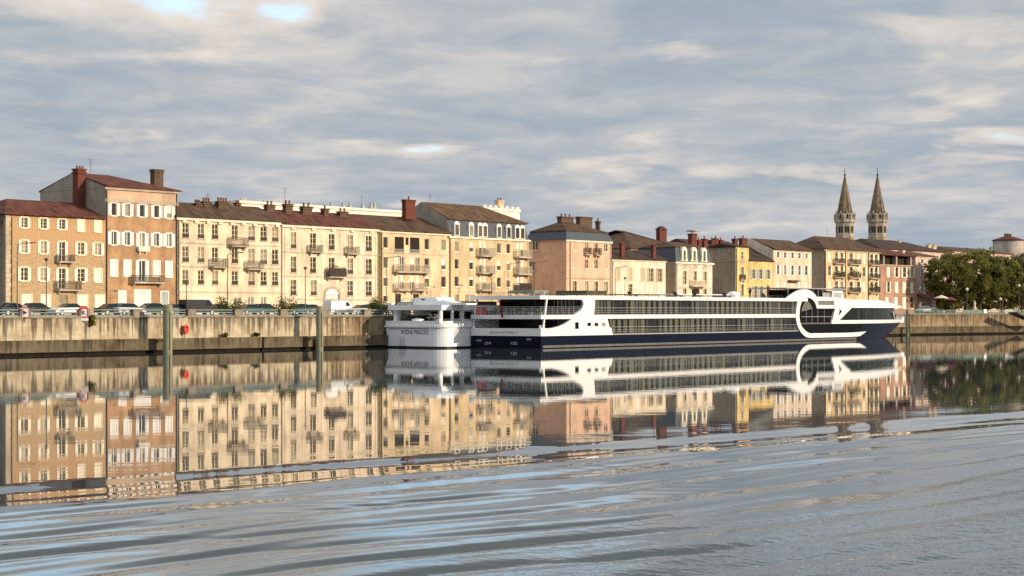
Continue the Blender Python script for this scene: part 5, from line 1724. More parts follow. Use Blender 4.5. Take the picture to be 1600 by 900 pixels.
    for v in (2.2, 4.2, 6.3, 8.2):
        def deckpos(u_, v_):
            p_ = Vector((S0.x, S0.y, zd1 + 0.002)) + ax * u_ + bx * v_
            return p_
        tag(link('deck_table', TM, None, deckpos(2.3 + usk * v / BM, v), ang), 'small round grey table on the stern deck of the navy ship', 'table', 'stern deck tables')
        for dv in (-0.8, 0.8):
            q_ = thing('deck_chair', 'dark chair beside a round table on the stern deck of the navy ship', 'chair', deckpos(2.25 + usk * v / BM, v + dv), ang, 'stern deck chairs')
            link('seat', CM, q_)
            link('backrest', CB, q_)
            for lx in (0, 0.4):
                for ly in (0, 0.4):
                    link('leg', CL, q_, (lx, ly, 0))
    LK = thing('deck_locker', 'red locker at the far end of the stern deck', 'locker', Vector((S0.x, S0.y, zd1 + 0.002)) + ax * (0.5 + usk * 0.93) + bx * (BM - 1.6), ang)
    MB().box(0, 0.8, 0, 1.1, 0, 1.0).build('box', 'sign_red', LK)
    MB().box(-0.03, 0.83, -0.03, 1.13, 1.002, 1.06).build('lid', 'sign_red', LK)
    # stern rails
    rl = MB()
    for i in range(4):
        z = zd1 + 0.25 + 0.27 * i
        rl.cyl((0.1, 0.1, z), (usk + 0.1, BM - 0.1, z), 0.022, n=5)
        rl.cyl((0.1, 0.05, z), (up(905), 0.05, z), 0.022, n=5)
    for i in range(9):
        f = i / 8
        rl.cyl((usk * f + 0.1, 0.1 + (BM - 0.2) * f, zd1), (usk * f + 0.1, 0.1 + (BM - 0.2) * f, zd1 + 1.08), 0.025, n=5)
    for i in range(8):
        u = up(905) * i / 7
        rl.cyl((u + 0.1, 0.05, zd1), (u + 0.1, 0.05, zd1 + 1.08), 0.025, n=5)
    rl.build('stern_rail', 'steel', root)
    a, b = uz(848.5, 511, 0.0), uz(855, 467.8, 0.0)
    MB().cyl((a[0] + 0.1, 0.1, zb1), (b[0], 0.1, zt0), 0.16, n=8).cyl((usk + 0.3, BM - 0.1, zb1), (usk + 1.2, BM - 0.1, zt0), 0.16, n=8).build('stanchion', 'ship_white', root)
    for u, v in ((0.15, 0.25), (0.85, 0.2), (usk + 0.2, BM - 0.4)):
        MB().lathe([(0.16, zb1), (0.13, zb1 + 0.3), (0.2, zb1 + 0.34), (0.2, zb1 + 0.42)], 10, (u, v)).build('bollard', 'ship_white', root)
    # door and square windows in the white panel
    for x0, x1, y0, y1, n in ((898, 904, 503, 514.3, 'side_door'), (917.2, 923.2, 503.8, 509.8, 'porthole'), (928.6, 934.4, 504, 509.9, 'porthole'), (940, 945.8, 504.2, 510, 'porthole')):
        (ua, za), (ub_, zb_) = uz(x0, y1, 0.0), uz(x1, y0, 0.0)
        o = MB().box(ua, ub_, -0.052, -0.038, za, zb_).build(n, 'ship_grey', root)
        MB().box(ua + 0.06, ub_ - 0.06, -0.06, -0.053, za + 0.06, zb_ - 0.06).build('pane', 'ship_black' if x0 < 939 else 'pane_curtain', o)
    # --- cabin windows: two decks, each cabin a glazed bay with curtains behind it
    def cabins(pxa, pxb, n, z0, z1, slant):
        u0, u1 = up(pxa), up(pxb)
        rng = random.Random(int(pxa))
        for i in range(n):
            a, b = u0 + (u1 - u0) * i / n, u0 + (u1 - u0) * (i + 1) / n
            w = b - a
            mb = MB()
            mb.box(0, 0.12, 0.05, 0.25, z0, z1).box(w * 0.36, w * 0.36 + 0.05, 0.07, 0.2, z0, z1).box(w * 0.68, w * 0.68 + 0.05, 0.07, 0.2, z0, z1)
            mb.box(0.12, w, 0.06, 0.2, z0, z0 + 0.07).box(0.12, w, 0.06, 0.2, z1 - 0.07, z1)
            if slant and i == 0:
                mb.prism([(-slant, z1), (0, z1), (0, z0)], 'y', 0.05, 0.2)
            o = mb.build('cabin_window', 'frame_dark', root, (a, 0, 0))
            MB().box(0.12, w, 0.12, 0.135, z0 + 0.07, z1 - 0.07).build('pane', 'cabin_glass', o)
            openb = rng.random() < 0.18
            segs = [(0.14, 0.30), (0.42, 0.62), (0.72, 0.97)]
            if rng.random() < 0.35:
                segs = [(0.05, 0.52), (0.6, 0.97)]
            if openb:
                segs = [(0.05, 0.13), (0.85, 0.97)]
            for q, (f0, f1) in enumerate(segs):
                cm = MB()
                m_ = max(3, int((f1 - f0) * w / 0.22))
                pts = [(f0 * w + (f1 - f0) * w * j / m_, 0.28 + 0.04 * (j % 2)) for j in range(m_ + 1)]
                cm.prism(pts + [(p[0], p[1] + 0.02) for p in reversed(pts)], 'z', z0 + 0.03, z1 - 0.08)
                cm.build('curtain', 'curtain' if rng.random() < 0.72 else 'curtain_grey', o)
            rb = MB()
            for zz in (z0 + 0.95, z0 + 0.55, z0 + 0.3):
                rb.box(0, w, -0.02, 0.02, zz - (0.02 if zz > z0 + 0.9 else 0.01), zz + (0.02 if zz > z0 + 0.9 else 0.01))
            rb.build('balcony_rail', 'steel', o)
    cabins(929.8, 1243, 13, zd1 + 0.004, zt0 - 0.004, 0)
    cabins(955.5, 1247, 12, zl0, zd0 - 0.004, 0.4)
    MB().box(e2 + 0.02, up(1247), -0.03, 0.5, zb0, zl0 - 0.003).build('sill_strip', 'ship_grey', root)
    # far side of the ship: plain glazing in the same two rows
    MB().box(up(929.8), up(1247), BM - 0.2, BM - 0.05, zd1 + 0.004, zt0 - 0.004).box(e2, up(1247), BM - 0.2, BM - 0.05, zb0, zd0 - 0.004).build('far_windows', 'ship_black', root)

    def smooth(pts, k=4):
        out_ = []
        for i in range(len(pts) - 1):
            p0, p1, p2, p3 = pts[max(0, i - 1)], pts[i], pts[i + 1], pts[min(len(pts) - 1, i + 2)]
            for j in range(k):
                t_ = j / k
                out_.append(tuple(0.5 * (2 * b_ + (c_ - a_) * t_ + (2 * a_ - 5 * b_ + 4 * c_ - d_) * t_ ** 2 + (3 * b_ - a_ - 3 * c_ + d_) * t_ ** 3) for a_, b_, c_, d_ in zip(p0, p1, p2, p3)))
        return out_ + [pts[-1]]
    # --- the white loop around the lobby
    outer = [(1228, 468), (1232, 464), (1239, 459), (1247, 454.5), (1254, 452.3), (1260, 452.3), (1266, 454.5), (1271, 458), (1275, 463), (1277.5, 468.5)]
    hump_in = [(1277.5, 476), (1274.5, 476), (1271.5, 471), (1267, 467), (1262, 465.2), (1257, 466.3), (1252.5, 470), (1246, 470)]
    lp = MB()
    lp.prism(P(smooth(outer, 3) + smooth(hump_in[:-1], 3) + [(1246, 468.6)]), 'y', -0.10, 0.4)
    Lo = [(1246, 469.5), (1243.8, 481), (1243.0, 495), (1244.6, 506), (1248.5, 516), (1255, 524), (1262, 527.5), (1275, 527.6), (1300, 527.0), (1330, 526.2), (1343, 525.0)]
    Li = [(1252.8, 469.9), (1250.0, 477), (1248.6, 486), (1248.6, 499), (1251, 508), (1255.5, 514.5), (1263.5, 520.3), (1275, 520.6), (1300, 520.3), (1330, 519.6), (1353, 517.8)]
    Lo, Li = smooth(Lo), smooth(Li)
    for i in range(len(Lo) - 1):
        q = [Lo[i], Lo[i + 1], Li[i + 1], Li[i]]
        lp.prism(P(q), 'y', -0.11 - 0.0003 * i, 0.35)
    lp.build('loop_frame', 'ship_white', root)
    # dark ring and lobby glass
    rg = MB()
    Ro = [(1248.7, 502), (1248.9, 486), (1250.4, 477), (1253.4, 470.6), (1257.2, 467.2), (1262, 466), (1266.8, 467.8), (1271.0, 472), (1274, 477), (1276, 482)]
    Ri = [(1252.5, 503), (1252.2, 487), (1253.4, 480), (1256, 474.5), (1258.8, 471.3), (1262, 470.1), (1265, 471.3), (1267.5, 474.5), (1269.7, 478.5), (1271.3, 482)]
    Ro, Ri = smooth(Ro), smooth(Ri)
    for i in range(len(Ro) - 1):
        rg.prism(P([Ro[i], Ro[i + 1], Ri[i + 1], Ri[i]]), 'y', -0.02 - 0.0003 * i, 0.4)
    rg.build('lobby_ring', 'ship_black', root)
    MB().prism(P([(1253, 487), (1254.5, 478), (1258, 471.5), (1262, 470), (1267, 473), (1271.5, 482)]), 'y', 0.1, 0.3).build('lobby_sky_reflection', 'boot_grey', root)  # grey panel painted in as the sky's reflection on the lobby glass
    MB().prism(P([(1250, 521), (1250, 482), (1308, 481), (1308, 521)]), 'y', 0.3, 0.5).build('lobby_window', 'ship_black', root)
    mm = MB()
    for px in (1262, 1271, 1280, 1290):
        u = up(px)
        mm.box(u, u + 0.07, 0.27, 0.298, uz(px, 504, 0.0)[1], uz(px, 483, 0.0)[1])
    mm.box(up(1252), up(1302), 0.26, 0.296, uz(1275, 495.2, 0.0)[1], uz(1275, 494.4, 0.0)[1])
    mm.build('lobby_mullion', 'ship_grey', root)
    MB().box(up(1250), up(1305), 0.05, 0.295, uz(1275, 507.5, 0.0)[1], uz(1275, 504.3, 0.0)[1]).build('lobby_sill', 'boot_grey', root)
    # white beam, louvre, slanted pillar
    fw = MB()
    fw.prism(P([(1272, 463.5), (1306, 464.5), (1306, 470.3), (1276, 469.8)]), 'y', -0.06, 0.5)
    fw.prism(P([(1274, 476.2), (1305.5, 477), (1304.5, 482), (1276, 482)]), 'y', -0.062, 0.5)
    fw.prism(P([(1302, 464.5), (1330, 467.5), (1330, 481.4), (1311.5, 500.2), (1299.5, 503.5), (1304.5, 482.1)]), 'y', -0.075, 0.5)
    fw.build('forward_frame', 'ship_white', root)
    lv = MB()
    for i in range(6):
        y = 470.6 + i * 0.95
        lv.prism(P([(1275.5, y), (1304, y + 0.5), (1304, y + 1.0), (1275.5, y + 0.5)]), 'y', -0.02, 0.2)
    lv.build('louvre', 'ship_grey', root)
    MB().prism(P([(1273, 469), (1305, 470), (1305, 478), (1274, 477)]), 'y', 0.22, 0.4).build('louvre_back', 'boot_grey', root)
    MB().prism(P([(1311.2, 479.5), (1312.3, 484), (1315, 486), (1312.8, 489.5), (1309, 494), (1311, 487)]), 'y', -0.09, -0.077).build('emblem', 'ship_black', root)
    # forward saloon glazing, tapering with the bow
    ua, ubb = up(1309), uz(1399, 492)[0]
    def zhi(u):
        return uz(1330, 481, 0.0)[1]
    def zlo(u):
        return zw1 + 0.003
    for far in (False, True):
        sl = MB()
        strip(lin(ua, ubb, 30), lambda u: zw1 + 0.003, lambda u: zw1 + 0.003 + (zhi(u) - zw1) * min(1.0, max(0.05, (u - ua) / (up(1331) - ua))), 0.0, 0.25, sl, far)
        sl.build('saloon_window', 'ship_green', root)
    ml = MB()
    rr = random.Random(4)
    for i in range(9):
        u = up(1335) + (ubb - up(1335)) * (i + 0.5) / 9
        strip([u, u + 0.09], zw1 + 0.01, zhi(u) - 0.01, 0.012, 0.1, ml)
    ml.build('saloon_mullion', 'frame_dark', root)
    cu_ = MB()
    for i in range(6):
        u = up(1338) + (ubb - up(1338)) * (i + rr.random() * 0.6) / 6
        strip([u, u + 0.7], zw1 + 0.05, zhi(u) - 0.2, 0.008, 0.05, cu_)
    cu_.build('saloon_curtain', 'cabin_wall', root)
    # lower forward glazing (dark band between sheer line and loop)
    ug0, ug1 = up(1252), up(1362)
    zq0, zq1 = uz(1300, 520.5, 0.0)[1], zw0 - 0.004
    for far in (False, True):
        lg = MB()
        strip(lin(ug0, ug1, 16), zb0 + 0.002 if zq0 < zb0 else zq0, zq1, -0.02, 0.3, lg, far)
        strip(lin(ug0, ug1 - 3, 14), zq0, zb0 + 0.001, 0.02, 0.2, lg, far) if zq0 < zb0 else None
        lg.build('lower_window', 'ship_black', root)
    # bow roof: white, drooping at its nose
    rf = MB()
    ur0, ur1 = up(1303), uz(1405, 478)[0]
    zr0, zr1 = uz(1330, 481, 0.0)[1] + 0.004, uz(1330, 468.3, 0.0)[1]
    rows = []
    for u in lin(ur0, ur1, 26):
        f = (u - ur0) / (ur1 - ur0)
        top = zr1 - max(0, f - 0.55) * 1.6 * (zr1 - zr0)
        s_ = side(u, 3.0) * 0.97
        rows.append([(u, s_ - 0.08, zr0), (u, s_ - 0.02, zr0 + (top - zr0) * 0.75), (u, s_ + 0.5, top), (u, BM - s_ - 0.5, top), (u, BM - s_ + 0.02, zr0 + (top - zr0) * 0.75), (u, BM - s_ + 0.08, zr0)])
    n = 6
    rf.add([p for r in rows for p in r], [(i * n + j, (i + 1) * n + j, (i + 1) * n + (j + 1) % n, i * n + (j + 1) % n) for i in range(len(rows) - 1) for j in range(n)] + [tuple(range(n)), tuple((len(rows) - 1) * n + j for j in range(n))])
    rf.build('bow_roof', 'ship_white', root)
    MB().prism([(ur1 - 1.6, zr1 - 0.4), (ur1 - 0.9, zr1 - 0.4), (ur1 - 1.0, zr1 + 0.35), (ur1 - 1.3, zr1 + 0.35)], 'y', BM / 2 - 0.3, BM / 2 + 0.3).build('bow_lamp', 'ship_white', root)
    a, b = uz(1393, 487), uz(1398, 500)
    va, vb = side(a[0], 3.2), side(b[0], 3.2)
    MB().cyl((a[0], va - 0.05, a[1]), (b[0], vb - 0.05, zw1), 0.13, n=6).cyl((a[0], BM - va + 0.05, a[1]), (b[0], BM - vb + 0.05, zw1), 0.13, n=6).build('bow_strut', 'ship_white', root)
    MB().box(utd - 4.5, utd - 3.9, BM / 2 - 0.9, BM / 2 + 0.9, zw1 - 0.2, zw1 + 0.7).build('anchor_winch', 'ship_grey', root)
    br = MB()
    uu = lin(ur1 - 3.5, utd - 0.2, 8)
    for u0_, u1_ in zip(uu[:-1], uu[1:]):
        for mir in (0, 1):
            v0, v1 = side(u0_, 3.2), side(u1_, 3.2)
            if mir:
                v0, v1 = BM - v0, BM - v1
            for dz in (0.5, 0.95):
                br.cyl((u0_, v0, zw1 + dz), (u1_, v1, zw1 + dz), 0.025, n=5)
            br.cyl((u1_, v1, zw1), (u1_, v1, zw1 + 0.95), 0.025, n=5)
    br.build('bow_rail', 'steel', root)

    # --- things on the sun deck that belong to the ship
    wh = MB().box(up(1270), up(1303), 2.2, BM - 2.2, zt + 0.003, zt + 1.5)
    wo = wh.build('wheelhouse', 'ship_black', root)
    fr = MB()
    for px in (1270, 1283, 1296, 1303):
        u = up(px)
        fr.box(u - 0.06, u + 0.06, 2.12, 2.195, zt + 0.003, zt + 1.5)
    fr.box(up(1270), up(1303), 2.12, 2.196, zt + 0.003, zt + 0.25)
    fr.build('wheelhouse_frame', 'ship_grey', wo)
    MB().box(up(1304), up(1317), 2.4, BM - 2.4, zr1 - 0.6, zr1 + 1.2).build('bridge_cabin', 'ship_grey', root)
    cb = MB().box(up(1317), up(1333), 2.0, BM - 2.0, zr1 - 0.3, zr1 + 1.55).build('bridge_cabin', 'ship_white', root)
    MB().box(up(1319.5), up(1331), 1.95, 1.997, zr1 + 0.3, zr1 + 1.2).build('pane', 'ship_grey', cb)
    MB().box(up(1243), up(1336), 1.7, BM - 1.7, zt + 1.62, zt + 1.78).build('bridge_roof', 'ship_grey', root)
    ps = MB()
    for px in (1247, 1262, 1286, 1312):
        u = up(px)
        ps.box(u, u + 0.08, 1.9, 1.98, zt, zt + 1.62).box(u, u + 0.08, BM - 1.98, BM - 1.9, zt, zt + 1.62)
    ps.build('roof_post', 'ship_grey', root)
    for px0, px1, v0, v1, h0, h1, m, n in ((834, 858, 3, 7.5, 0.35, 0.75, 'awning_grey', 'sun_awning'), (916, 949, 2.5, 8, 0.22, 0.8, 'awning_green', 'sun_awning'), (1060, 1140, 5, 9, 0.42, 0.55, 'ship_white', 'sun_awning'), (985, 1055, 4, 9, 0.35, 0.45, 'awning_grey', 'sun_awning')):
        a, b = max(up(px0, v0), 0.6), up(px1, v0)
        aw = MB().prism([(a, zt + h0), (b, zt + h0), (b - 0.15, zt + h1), (a + 0.15, zt + h1)], 'y', v0, v1).build(n, m, root)
        lg_ = MB()
        for u in (a + 0.2, (a + b) / 2, b - 0.3):
            for v in (v0 + 0.1, v1 - 0.2):
                lg_.box(u, u + 0.07, v, v + 0.07, zt, zt + h0)
        lg_.build('awning_leg', 'ship_grey', aw)
    dm = MB().lathe([(1.1, zt + 0.003), (1.1, zt + 0.5), (0.9, zt + 0.85), (0.5, zt + 1.05), (0.1, zt + 1.1)], 14, (up(1146, 6), 6))
    dm.build('radar_dome', 'ship_white', root, smooth=True)
    mast = MB().cyl((up(849, 1), 1.0, zt), (up(849, 1), 1.0, zt + 0.55), 0.25, n=8)
    mast.build('vent', 'ship_grey', root)
    lr = MB()
    u1_ = up(1225)
    for v in (0.25, BM - 0.25):
        lr.cyl((0.3, v, zt + 0.34), (u1_, v, zt + 0.34), 0.025, n=5)
        for i in range(40):
            u = 0.3 + (u1_ - 0.3) * i / 39
            lr.cyl((u, v, zt), (u, v, zt + 0.34), 0.02, n=4)
    lr.build('deck_rail', 'frame_dark', root)
    rr2 = random.Random(12)
    LM = MB().box(0, 1.6, 0, 0.6, 0.22, 0.3).prism([(0, 0.301), (0.12, 0.301), (-0.35, 0.8), (-0.43, 0.8)], 'y', 0, 0.6).mesh('bed', 'cloth_dark')
    LG = MB().box(0.1, 0.16, 0.02, 0.58, 0, 0.218).box(1.4, 1.46, 0.02, 0.58, 0, 0.218).box(0.16, 1.4, 0.27, 0.33, 0.1, 0.14).mesh('leg_frame', 'steel')
    for i in range(5):
        u = up(975, 4) + (up(1225, 4) - up(975, 4)) * (i + rr2.random() * 0.5) / 5
        v = rr2.uniform(2.5, 5.0)
        p_ = Vector((S0.x, S0.y, 0)) + ax * u + bx * v
        q_ = thing('sun_lounger', 'dark sun lounger on the sun deck of the navy ship', 'sun lounger', (p_.x, p_.y, zt + 0.002), ang, 'sun loungers on the ship deck')
        link('bed', LM, q_)
        link('leg_frame', LG, q_)
    # lettering on the stern and draught marks on the hull
    def stern_text(name, s, px, y, size, m, ws, align='LEFT', d=0.03):
        kx = (px - CX) / F
        # position on the stern plane
        sv = Vector((usk, BM)).normalized()
        lo, hi = 0.0, BM
        for _ in range(40):
            v = (lo + hi) / 2
            u = usk * v / BM
            p = Vector((S0.x, S0.y, 0)) + ax * u + bx * v
            if CX + F * p.x / p.y > px:
                lo = v
            else:
                hi = v
        z = zy(y, p.y)
        rot = math.atan2(-sv.y, -sv.x)
        nn = Vector((-sv.y, sv.x)) if False else Vector((-BM, usk)).normalized()
        return text(name, s, size, m, root, (u + nn.x * d, v + nn.y * d, z), (PI / 2, 0, rot), ws, 0.004, align)
    stern_text('ship_name', 'AVALON POETRY II', 771, 521.0, 0.46, 'ink_grey', 0.98, d=0.06)
    stern_text('home_port', 'BASEL', 745, 533, 0.3, 'ink_grey', 1.0)
    stern_text('hull_number', '219', 757.5, 538.2, 0.5, 'ink_pale', 1.35)
    stern_text('hull_number', '122', 797, 538.2, 0.5, 'ink_pale', 1.5)
    stern_text('country_mark', 'CH', 823, 531.6, 0.36, 'ink_pale', 1.4)
    em = MB().prism([(0, 0), (0.62, 0), (0.5, 0.42)], 'y', -0.01, 0.0)
    e = em.build('emblem', 'ink_grey', root)
    q = stern_text('x', 'x', 764, 521, 0.1, 'ink', 1, d=0.06)
    e.location = q.location
    e.rotation_euler = (0, 0, q.rotation_euler[2])
    bpy.data.objects.remove(q)

    # --- separate things aboard: flag on its staff, a person on the sun deck
    fp = Vector((S0.x, S0.y, 0)) + ax * (usk * 0.5 - 0.15) + bx * (BM * 0.52)
    kx = 783.5
    fl = thing('flag', 'dark red flag hanging limp from a staff over the stern rail of the navy ship', 'flag', (fp.x, fp.y, zd1), ang)
    MB().cyl((0, 0, -0.3), (-0.9, 0, 2.3), 0.035, 0.025, 6).build('staff', 'ship_white', fl)
    vs, fs = [], []
    for i in range(11):
        f = i / 10
        for j in range(8):
            g_ = j / 7
            vs.append((-0.85 + 0.35 * f - 0.06 * math.sin(9 * g_ + 3 * f), (-0.12 + 0.45 * g_ * (0.35 + 0.65 * f)) - 0.3 * f, 2.15 - 2.4 * f - 0.25 * g_ + 0.04 * math.sin(11 * f + 5 * g_)))
    for i in range(10):
        for j in range(7):
            fs.append((i * 8 + j, i * 8 + j + 1, (i + 1) * 8 + j + 1, (i + 1) * 8 + j))
    c = MB().add(vs, fs).build('cloth', 'flag_red', fl, smooth=True)
    sm = c.modifiers.new('thickness', 'SOLIDIFY')
    sm.thickness = 0.02
    pu = up(1172, 4.0)
    pp = Vector((S0.x, S0.y, 0)) + ax * pu + bx * 4.0
    person((pp.x, pp.y, zt), ang + PI)
    pu = up(1200, 5.0)
    pp = Vector((S0.x, S0.y, 0)) + ax * pu + bx * 5.0
    pr = thing('parasol', 'closed dark red parasol standing on the ship sun deck near the white loop', 'parasol', (pp.x, pp.y, zt), ang)
    MB().lathe([(0.3, 0), (0.3, 0.1), (0.035, 0.12), (0.035, 2.3)], 8).build('pole', 'lamp_metal', pr)
    MB().lathe([(0.10, 0.5), (0.20, 0.55), (0.17, 1.2), (0.12, 1.9), (0.05, 2.35)], 10).build('canopy', 'parasol_red', pr)

def person(loc, rz):
    root = thing('person', 'person in dark clothes standing on the sun deck of the ship', 'person', loc, rz)
    J = [(0, 0, 0.93, 0.15), (0, 0, 1.10, 0.14), (0, 0, 1.32, 0.165), (0, 0, 1.46, 0.075), (0.02, 0, 1.53, 0.06), (0.02, 0, 1.62, 0.092), (0.02, 0, 1.70, 0.085)]
    E = [(0, 1), (1, 2), (2, 3), (3, 4), (4, 5), (5, 6)]
    for s in (-1, 1):
        b = len(J)
        J += [(0, 0.19 * s, 1.38, 0.065), (0.0, 0.26 * s, 1.10, 0.05), (0.16, 0.20 * s, 0.93, 0.04), (0.22, 0.18 * s, 0.88, 0.035)]
        E += [(2, b), (b, b + 1), (b + 1, b + 2), (b + 2, b + 3)]
        c = len(J)
        J += [(0, 0.1 * s, 0.86, 0.10), (0.02, 0.11 * s, 0.48, 0.07), (-0.02, 0.11 * s, 0.09, 0.05), (0.14, 0.12 * s, 0.04, 0.04)]
        E += [(0, c), (c, c + 1), (c + 1, c + 2), (c + 2, c + 3)]
    me = bpy.data.meshes.new('body')
    me.from_pydata([j[:3] for j in J], E, [])
    me.materials.append(M['cloth_dark'])
    o = link('body', me, root)
    me.skin_vertices.new() if hasattr(me.skin_vertices, 'new') else None
    md = o.modifiers.new('skin', 'SKIN')
    if me.skin_vertices:
        for i, j in enumerate(J):
            me.skin_vertices[0].data[i].radius = (j[3], j[3])
        me.skin_vertices[0].data[0].use_root = True
    sb = o.modifiers.new('subd', 'SUBSURF')
    sb.levels = sb.render_levels = 1
    MB().lathe([(0.09, 1.56), (0.115, 1.64), (0.10, 1.72), (0.03, 1.76)], 10, (0.0, 0)).build('hair', 'hair', root, smooth=True)
    MB().lathe([(0.05, 1.545), (0.085, 1.58), (0.088, 1.64), (0.05, 1.68)], 10, (0.045, 0)).build('face', 'skin', root, smooth=True)

# ------------------------------------------------------------------ the white passenger boat
def boat():
    B = 10.8
    o0 = -0.35
    t0 = tq(600, o0)
    root = thing('passenger_boat', 'white passenger boat with a flat stern moored behind the navy ship', 'boat', W(t0, o0 - B, 0), PHI)
    S = W(t0, o0 - B)
    Lb = 20.0
    Y0 = W(t0, o0 - B / 2).y
    Z = lambda y: zy(y, Y0)
    def plan(inset=0.0, L_=Lb, r=2.2, u0=0.0):
        pts = []
        for k in range(9):
            a = PI + PI / 2 * k / 8
            pts.append((u0 + inset + r + r * math.cos(a), inset + r + r * math.sin(a)))
        pts += [(L_, inset), (L_, B - inset), (u0 + inset + 0.3, B - inset), (u0 + inset, B - inset - 0.3)]
        return pts
    MB().prism(plan(0.12), 'z', -0.8, Z(541)).build('hull_bottom', 'black_hull', root)
    MB().prism(plan(0.05), 'z', Z(541) + 0.003, Z(511.5)).build('hull', 'boat_white', root)
    rb = MB().prism(plan(-0.12), 'z', Z(511.5) + 0.003, Z(508.5)).prism(plan(0.0), 'z', Z(508.5) + 0.003, Z(501.5))
    rb.build('bulwark', 'boat_white', root)
    MB().box(-0.11, -0.02, 2.5, B - 1.0, Z(512.6), Z(511.7)).build('rub_strip', 'ship_grey', root)
    # covered aft deck: cabin set back, posts, roof
    zf, zr0, zr1 = Z(501.5), Z(484.5), Z(476.5)
    cab = MB().box(5.0, Lb - 0.5, 0.8, B - 0.8, zf + 0.003, zr0)
    cab.build('saloon', 'boat_white', root)
    gl = MB()
    for v0, v1 in ((1.2, 2.7), (2.9, 4.4)):
        gl.box(4.93, 4.99, v0, v1, zf + 0.35, zr0 - 0.15)
    gl.box(5.5, Lb - 1, 0.72, 0.79, zf + 0.3, zr0 - 0.2)
    gl.build('saloon_window', 'ship_green', root)
    MB().box(4.9, 4.99, 4.55, 5.15, zf + 0.01, zr0 - 0.05).build('saloon_door', 'awning_green', root)
    MB().box(4.9, 4.99, 5.3, 6.6, zf + 0.7, zr0 - 0.25).build('notice_board', 'cabin_wall', root)
    for u, v, w in ((0.8, 1.0, 0.42), (0.9, B - 1.3, 0.7), (3.2, 1.0, 0.3)):
        MB().box(u, u + w, v - w / 2, v + w / 2, zf + 0.003, zr0).build('roof_post', 'boat_white', root)
    rp = [(0.2, 2.2), (0.8, 0.6), (Lb, 0.25), (Lb, B - 0.25), (0.2, B - 0.6)]
    MB().prism(rp, 'z', zr0 + 0.003, zr1).build('roof', 'boat_white', root)
    tb_ = thing('table', 'long dark table on the aft deck of the white boat', 'table', S + Vector((DX, DY, 0)) * 1.3 + Vector((NX, NY, 0)) * 4.6 + Vector((0, 0, zf + 0.004)), PHI)
    MB().box(0, 2.3, 0, 3.4, 0.6, 0.75).build('table_top', 'cabin_wall', tb_)
    MB().box(0.1, 2.2, 0.6, 2.8, 0, 0.598).build('base', 'cabin_wall', tb_)
    for v in (3.0, 4.0, 8.6):
        c_ = thing('chair', 'grey chair near the long table on the aft deck of the white boat', 'chair', S + Vector((DX, DY, 0)) * 1.6 + Vector((NX, NY, 0)) * v + Vector((0, 0, zf + 0.004)), PHI, 'chairs on the white boat')
        MB().box(0, 0.6, -0.3, 0.3, 0.4, 0.5).build('seat', 'ship_grey', c_)
        MB().box(0.55, 0.65, -0.3, 0.3, 0.503, 1.0).build('backrest', 'ship_grey', c_)
        MB().box(0.25, 0.35, -0.05, 0.05, 0.0, 0.398).build('leg', 'ship_grey', c_)
    MB().lathe([(0.9, zf + 0.003), (0.85, zf + 0.25), (0.3, zf + 0.4)], 14, (1.0, 5.2)).build('hatch', 'boat_white', root)
    # roof gear
    def v_at(px, u=3.0):
        # width coordinate of a picture column on the boat
        k = (px - CX) / F
        p = S + Vector((DX, DY, 0)) * u
        return (k * p.y - p.x) / (NX - k * NY)
    wv0, wv1 = v_at(690), v_at(648)
    zw = Z(464.5)
    wh = MB().prism([(wv0, zr1 + 0.003), (wv1, zr1 + 0.003), (wv1 - 0.35, zw - 0.15), (wv1 - 0.7, zw), (wv0 + 0.7, zw), (wv0 + 0.35, zw - 0.4)], 'x', 2.6, 6.0)
    w_ = wh.build('wheelhouse', 'boat_white', root)
    MB().box(2.55, 2.597, (wv0 + wv1) / 2 + 0.2, (wv0 + wv1) / 2 + 0.9, zw - 0.35, zw - 0.2).build('pane', 'ship_black', w_)
    fr = MB()
    for px0, px1 in ((625, 633), (643, 648)):
        fr.cyl((2.5, v_at(px0), zr1), (2.8, v_at(px1), Z(466)), 0.09, n=6)
        fr.cyl((4.5, v_at(px0), zr1), (4.5, v_at(px1), Z(466)), 0.06, n=6)
    fr.cyl((2.8, v_at(633), Z(466)), (2.8, v_at(648), Z(465.5)), 0.05, n=6)
    fr.build('mast_frame', 'boat_white', root)
    MB().box(2.5, 4.0, v_at(646), v_at(628), zr1 + 0.003, zr1 + 0.45).build('life_raft', 'ship_grey', root)
    MB().box(1.0, 1.5, v_at(628), v_at(618), zr1 + 0.003, zr1 + 0.32).build('roof_edge', 'boat_white', root)
    MB().prism([(wv0 - 0.1, zr1 + 0.003), (wv0 - 0.1, zr1 + 0.7), (v_at(708), zr1 + 0.3), (v_at(730), zr1 + 0.25), (v_at(730), zr1 + 0.003)], 'x', 2.8, 5).build('roof_bench', 'boat_white', root)
    MB().box(5, 12, 0.6, 1.2, zr1 + 0.003, zr1 + 0.5).build('roof_rail', 'awning_green', root)
    # stern details
    MB().box(-0.11, -0.003 + 0.05, v_at(635, 0), v_at(623.5, 0), 0.25, Z(529.5)).build('stern_ladder', 'boat_white', root)
    lad = MB()
    for k in range(5):
        z = 0.4 + 0.26 * k
        lad.box(-0.15, -0.112, v_at(634, 0), v_at(624.5, 0), z, z + 0.06)
    lad.build('ladder_rung', 'ship_grey', root)
    ph = MB().cyl((0.0, v_at(603.3, 0), Z(521)), (0.06, v_at(603.3, 0), Z(521)), 0.16, n=12)
    ph.build('porthole', 'ink', root)
    MB().box(0.0, 0.048, v_at(668, 0), v_at(631, 0), Z(512.9) - 0.02, Z(511.9) - 0.02).build('name_line', 'ink_teal', root)
    text('boat_name', 'RHONE PRINCESS', 0.84, 'ink', root, (0.045, v_at(626.5, 0), Z(522.3)), (PI / 2, 0, -PI / 2), 0.78, 0.006)
